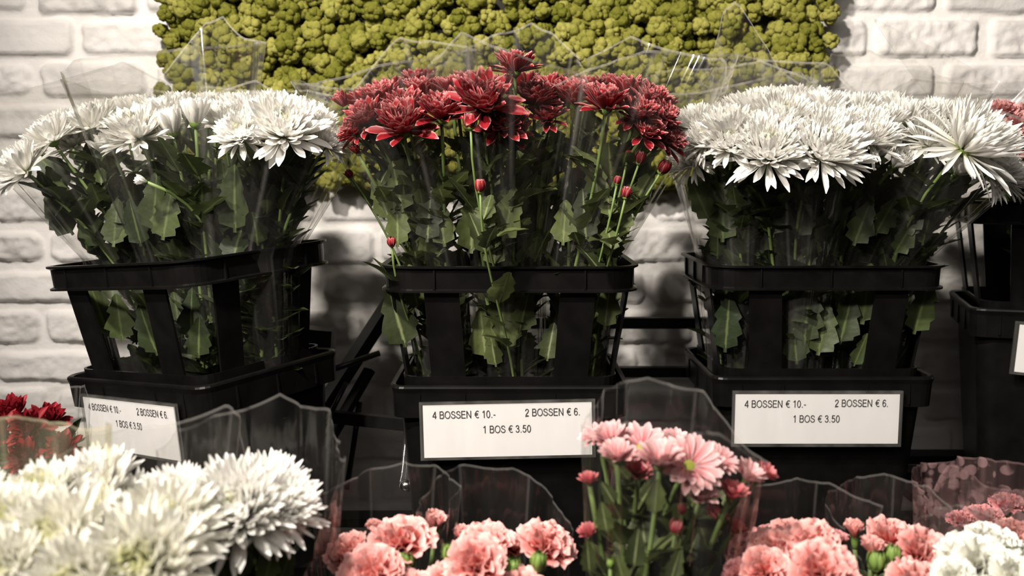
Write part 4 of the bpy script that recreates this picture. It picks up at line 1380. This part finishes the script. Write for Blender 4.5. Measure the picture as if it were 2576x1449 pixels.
bunch('carnation_bunch', 'pink carnation bunch in the centre foreground, beside the daisies', 'flower bunch', group='flower bunches in the front row', base=fb(1240, .97), blooms=
      [(1222, 1355, .96, 150, 22, 0, 'carn'), (1195, 1415, .90, 170, 48, -4, 'carn'), (1290, 1365, 1.0, 110, 12, 5, 'carn'), (1385, 1360, .96, 165, 24, 20, 'carn'), (1120, 1460, .90, 120, 40, -5, 'carn'), (1165, 1345, 1.03, 90, 5, 0, 'carnhalf'), (1310, 1470, .9, 130, 30, 5, 'carn'), (1150, 1385, .98, 50, 5, 0, 'carnhalf'), (1138, 1400, .92, 62, 5, 0, 'greenbud'), (1355, 1418, .92, 56, 5, 5, 'greenbud'), (1290, 1432, .92, 52, 5, 0, 'greenbud')],
      sleeve=dict(top=at(1235, 1310, .99), a=.088, b=.075, peaks=[(0, -.01), (45, .02), (75, .036), (110, .04), (135, .04), (180, .01), (230, -.03), (270, -.07), (320, -.06)], film='filmfront', facets=6, fold=.006, nu=220),
      leaves=5, leafmat='leaf', leafsize=(.04, .07), bloom_name='carnation_head',
      extra_leaves=[(1300, 1420, .93, 60, 20), (1350, 1430, .93, 60, -10), (1120, 1390, .95, 60, -15)])
# pink daisies
bunch('daisy_bunch', 'pink daisy chrysanthemum bunch in a clear sleeve, in front of the price signs', 'flower bunch', group='flower bunches in the front row', base=fb(1600, .92), blooms=
      [(1535, 1100, .95, 130, 20, -12, 'daisycup'), (1616, 1112, .94, 150, 30, 0, 'daisy'), (1552, 1142, .90, 125, 18, -5, 'daisycup'), (1660, 1152, .88, 160, 16, 0, 'daisycup'), (1742, 1160, .90, 180, 46, 10, 'daisy'), (1812, 1150, .92, 120, 24, 20, 'daisy'),
       (1885, 1192, .92, 115, 22, 25, 'daisycup'), (1608, 1185, .92, 110, 30, 0, 'rosecup'), (1765, 1245, .90, 120, 22, 10, 'daisycup'), (1842, 1240, .91, 110, 15, 15, 'rosecup'), (1481, 1208, .92, 75, 12, -10, 'rosecup'), (1700, 1108, .98, 110, 8, 5, 'daisycup'), (1500, 1090, .97, 100, 15, -15, 'daisy'), (1925, 1190, .93, 90, 20, 35, 'rosecup'),
       (1700, 1330, .89, 44, 10, 5, 'rosebud'), (1715, 1284, .9, 30, 5, 0, 'rosebud'), (1536, 1420, .87, 30, 10, 0, 'greenbud'), (1800, 1300, .94, 90, 20, 15, 'rosecup'), (1480, 1340, .93, 80, 20, -15, 'rosecup'), (1850, 1330, .96, 80, 20, 25, 'rosecup')],
      sleeve=dict(top=at(1690, 1130, .93), a=.098, b=.075, peaks=[(0, -.015), (30, .0), (65, .045), (100, .058), (140, .052), (180, .035), (200, .03), (235, .045), (290, .035), (335, -.005)], lift=.0, r0=.03, power=.8, film='filmfront', facets=6, fold=.006, nu=220),
      leaves=14, leafsize=(.04, .068), extra_leaves=[(1530, 1240, .88, 80, -30), (1650, 1250, .87, 110, 5), (1600, 1380, .86, 130, 5), (1520, 1300, .88, 100, -10), (1480, 1400, .88, 110, -5), (1700, 1420, .87, 110, 15), (1560, 1430, .86, 90, -15), (1740, 1380, .9, 100, 20)])
# carnations, right
bunch('carnation_bunch', 'pink carnation bunch right of the daisies', 'flower bunch', group='flower bunches in the front row', base=fb(1990, .97), blooms=
      [(1880, 1375, .98, 120, 25, -14, 'carndark'), (1950, 1375, .94, 150, 30, -8, 'carn'), (2002, 1340, .98, 150, 12, 0, 'carn'), (2055, 1360, .94, 160, 32, 4, 'carn'), (2075, 1430, .88, 190, 42, 0, 'carn'), (1925, 1430, .90, 150, 42, -10, 'carn'), (2110, 1355, .97, 90, 8, 5, 'carndarkhalf'), (1940, 1340, 1.02, 110, 5, -5, 'carndark'), (1860, 1440, .92, 100, 35, -15, 'carndark')],
      sleeve=dict(top=at(2000, 1320, .99), a=.088, b=.075, peaks=[(0, .02), (50, .03), (75, .032), (110, .02), (160, .0), (200, -.02), (270, -.07), (330, -.04)], film='filmfront', facets=6, fold=.006, nu=220),
      leaves=4, leafsize=(.04, .07), bloom_name='carnation_head')
bunch('carnation_bunch', 'pink carnation bunch beside the white carnations', 'flower bunch', group='flower bunches in the front row', base=fb(2260, .97), blooms=
      [(2243, 1335, 1.0, 150, 10, 0, 'carn'), (2330, 1385, .94, 165, 42, 10, 'carn'), (2195, 1375, .94, 100, 5, 0, 'carnhalf'), (2150, 1330, 1.02, 90, 5, -5, 'carnhalf'), (2315, 1470, .90, 170, 38, 8, 'carn'), (2295, 1350, 1.02, 120, 10, 8, 'carn'), (2240, 1390, .97, 70, 5, 0, 'carnhalf'), (2205, 1418, .93, 60, 5, 0, 'greenbud'), (2243, 1400, .94, 55, 5, 5, 'greenbud')],
      sleeve=dict(top=at(2255, 1320, 1.0), a=.072, b=.07, peaks=[(0, .0), (40, .03), (80, .035), (120, .03), (160, .03), (200, .0), (270, -.07), (320, -.05)], film='filmfront', facets=6, fold=.006, nu=220),
      leaves=5, leafsize=(.04, .07), bloom_name='carnation_head')
bunch('carnation_bunch', 'white carnation bunch in the bottom right corner', 'flower bunch', group='flower bunches in the front row', base=fb(2470, .93), blooms=
      [(2430, 1390, .92, 150, 28, -8, 'carnwhite'), (2490, 1348, .96, 150, 14, 0, 'carnwhite'), (2475, 1410, .90, 170, 42, 0, 'carnwhite'), (2562, 1445, .88, 150, 42, 8, 'carnwhite'), (2405, 1445, .88, 120, 40, -10, 'carnwhite'), (2560, 1380, .96, 90, 15, 10, 'carnwhite'), (2530, 1360, .98, 110, 20, 10, 'carnwhite')],
      sleeve=dict(top=at(2480, 1370, .95), a=.07, b=.065, peaks=[(0, .0), (90, .02), (180, .02), (210, .0), (270, -.05)], film='filmfront', facets=6, fold=.006, nu=220),
      leaves=4, leafsize=(.04, .07), bloom_name='carnation_head')
bunch('carnation_bunch', 'pink carnation bunch wrapped in printed film behind the white carnations', 'flower bunch', group='flower bunches in the front row', base=fb(2500, 1.08), blooms=
      [(2555, 1335, 1.02, 110, 25, 0, 'carn'), (2600, 1370, 1.02, 100, 25, 5, 'carn'), (2480, 1290, 1.12, 100, 10, 0, 'carndark'), (2540, 1260, 1.14, 100, 10, 0, 'carndark'), (2420, 1300, 1.12, 80, 10, -5, 'carndark')],
      sleeve=dict(top=at(2480, 1240, 1.08), a=.085, b=.07, peaks=[(0, .03), (90, .02), (150, .02), (200, .0), (222, .052), (232, .05), (250, .03), (300, .03)], film='filmprint', fold=.012),
      leaves=4, leafsize=(.04, .07), bloom_name='carnation_head', leafmat='leafdark')

# ------------------------------------------------------------------ light
def spot(name, loc, target, energy, size=60, blend=.6, rad=.05, col=(1, .93, .85)):
    l = bpy.data.lights.new(name, 'SPOT')
    l.energy = energy; l.spot_size = R(size); l.spot_blend = blend; l.shadow_soft_size = rad; l.color = col
    o = bpy.data.objects.new(name, l)
    C.objects.link(o)
    o.location = loc
    o.rotation_euler = (Vector(target) - Vector(loc)).to_track_quat('-Z', 'Y').to_euler()
    return o


spot('ceiling_spot', (-.75, .0, 2.95), (0.0, 1.8, 1.5), 450, 70, .7, .07)
spot('ceiling_spot', (-1.5, -.7, 2.7), (0.1, 1.3, 1.2), 350, 55, .8, .12)
al = bpy.data.lights.new('soft_fill', 'AREA')  # added area light, soft fill for the fronts; no actual fitting there
al.shape = 'RECTANGLE'; al.size = 1.6; al.size_y = .6; al.energy = 15; al.color = (1, .94, .88)
ao = bpy.data.objects.new('soft_fill', al); C.objects.link(ao)
ao.location = (.3, -.5, 2.7); ao.rotation_euler = (Vector((.3, 1.2, 1.2)) - Vector((.3, -.5, 2.7))).to_track_quat('-Z', 'Y').to_euler()
w = bpy.data.worlds.new('world'); scene.world = w; w.use_nodes = True
w.node_tree.nodes['Background'].inputs[0].default_value = (1, .93, .86, 1)
w.node_tree.nodes['Background'].inputs[1].default_value = 0.025
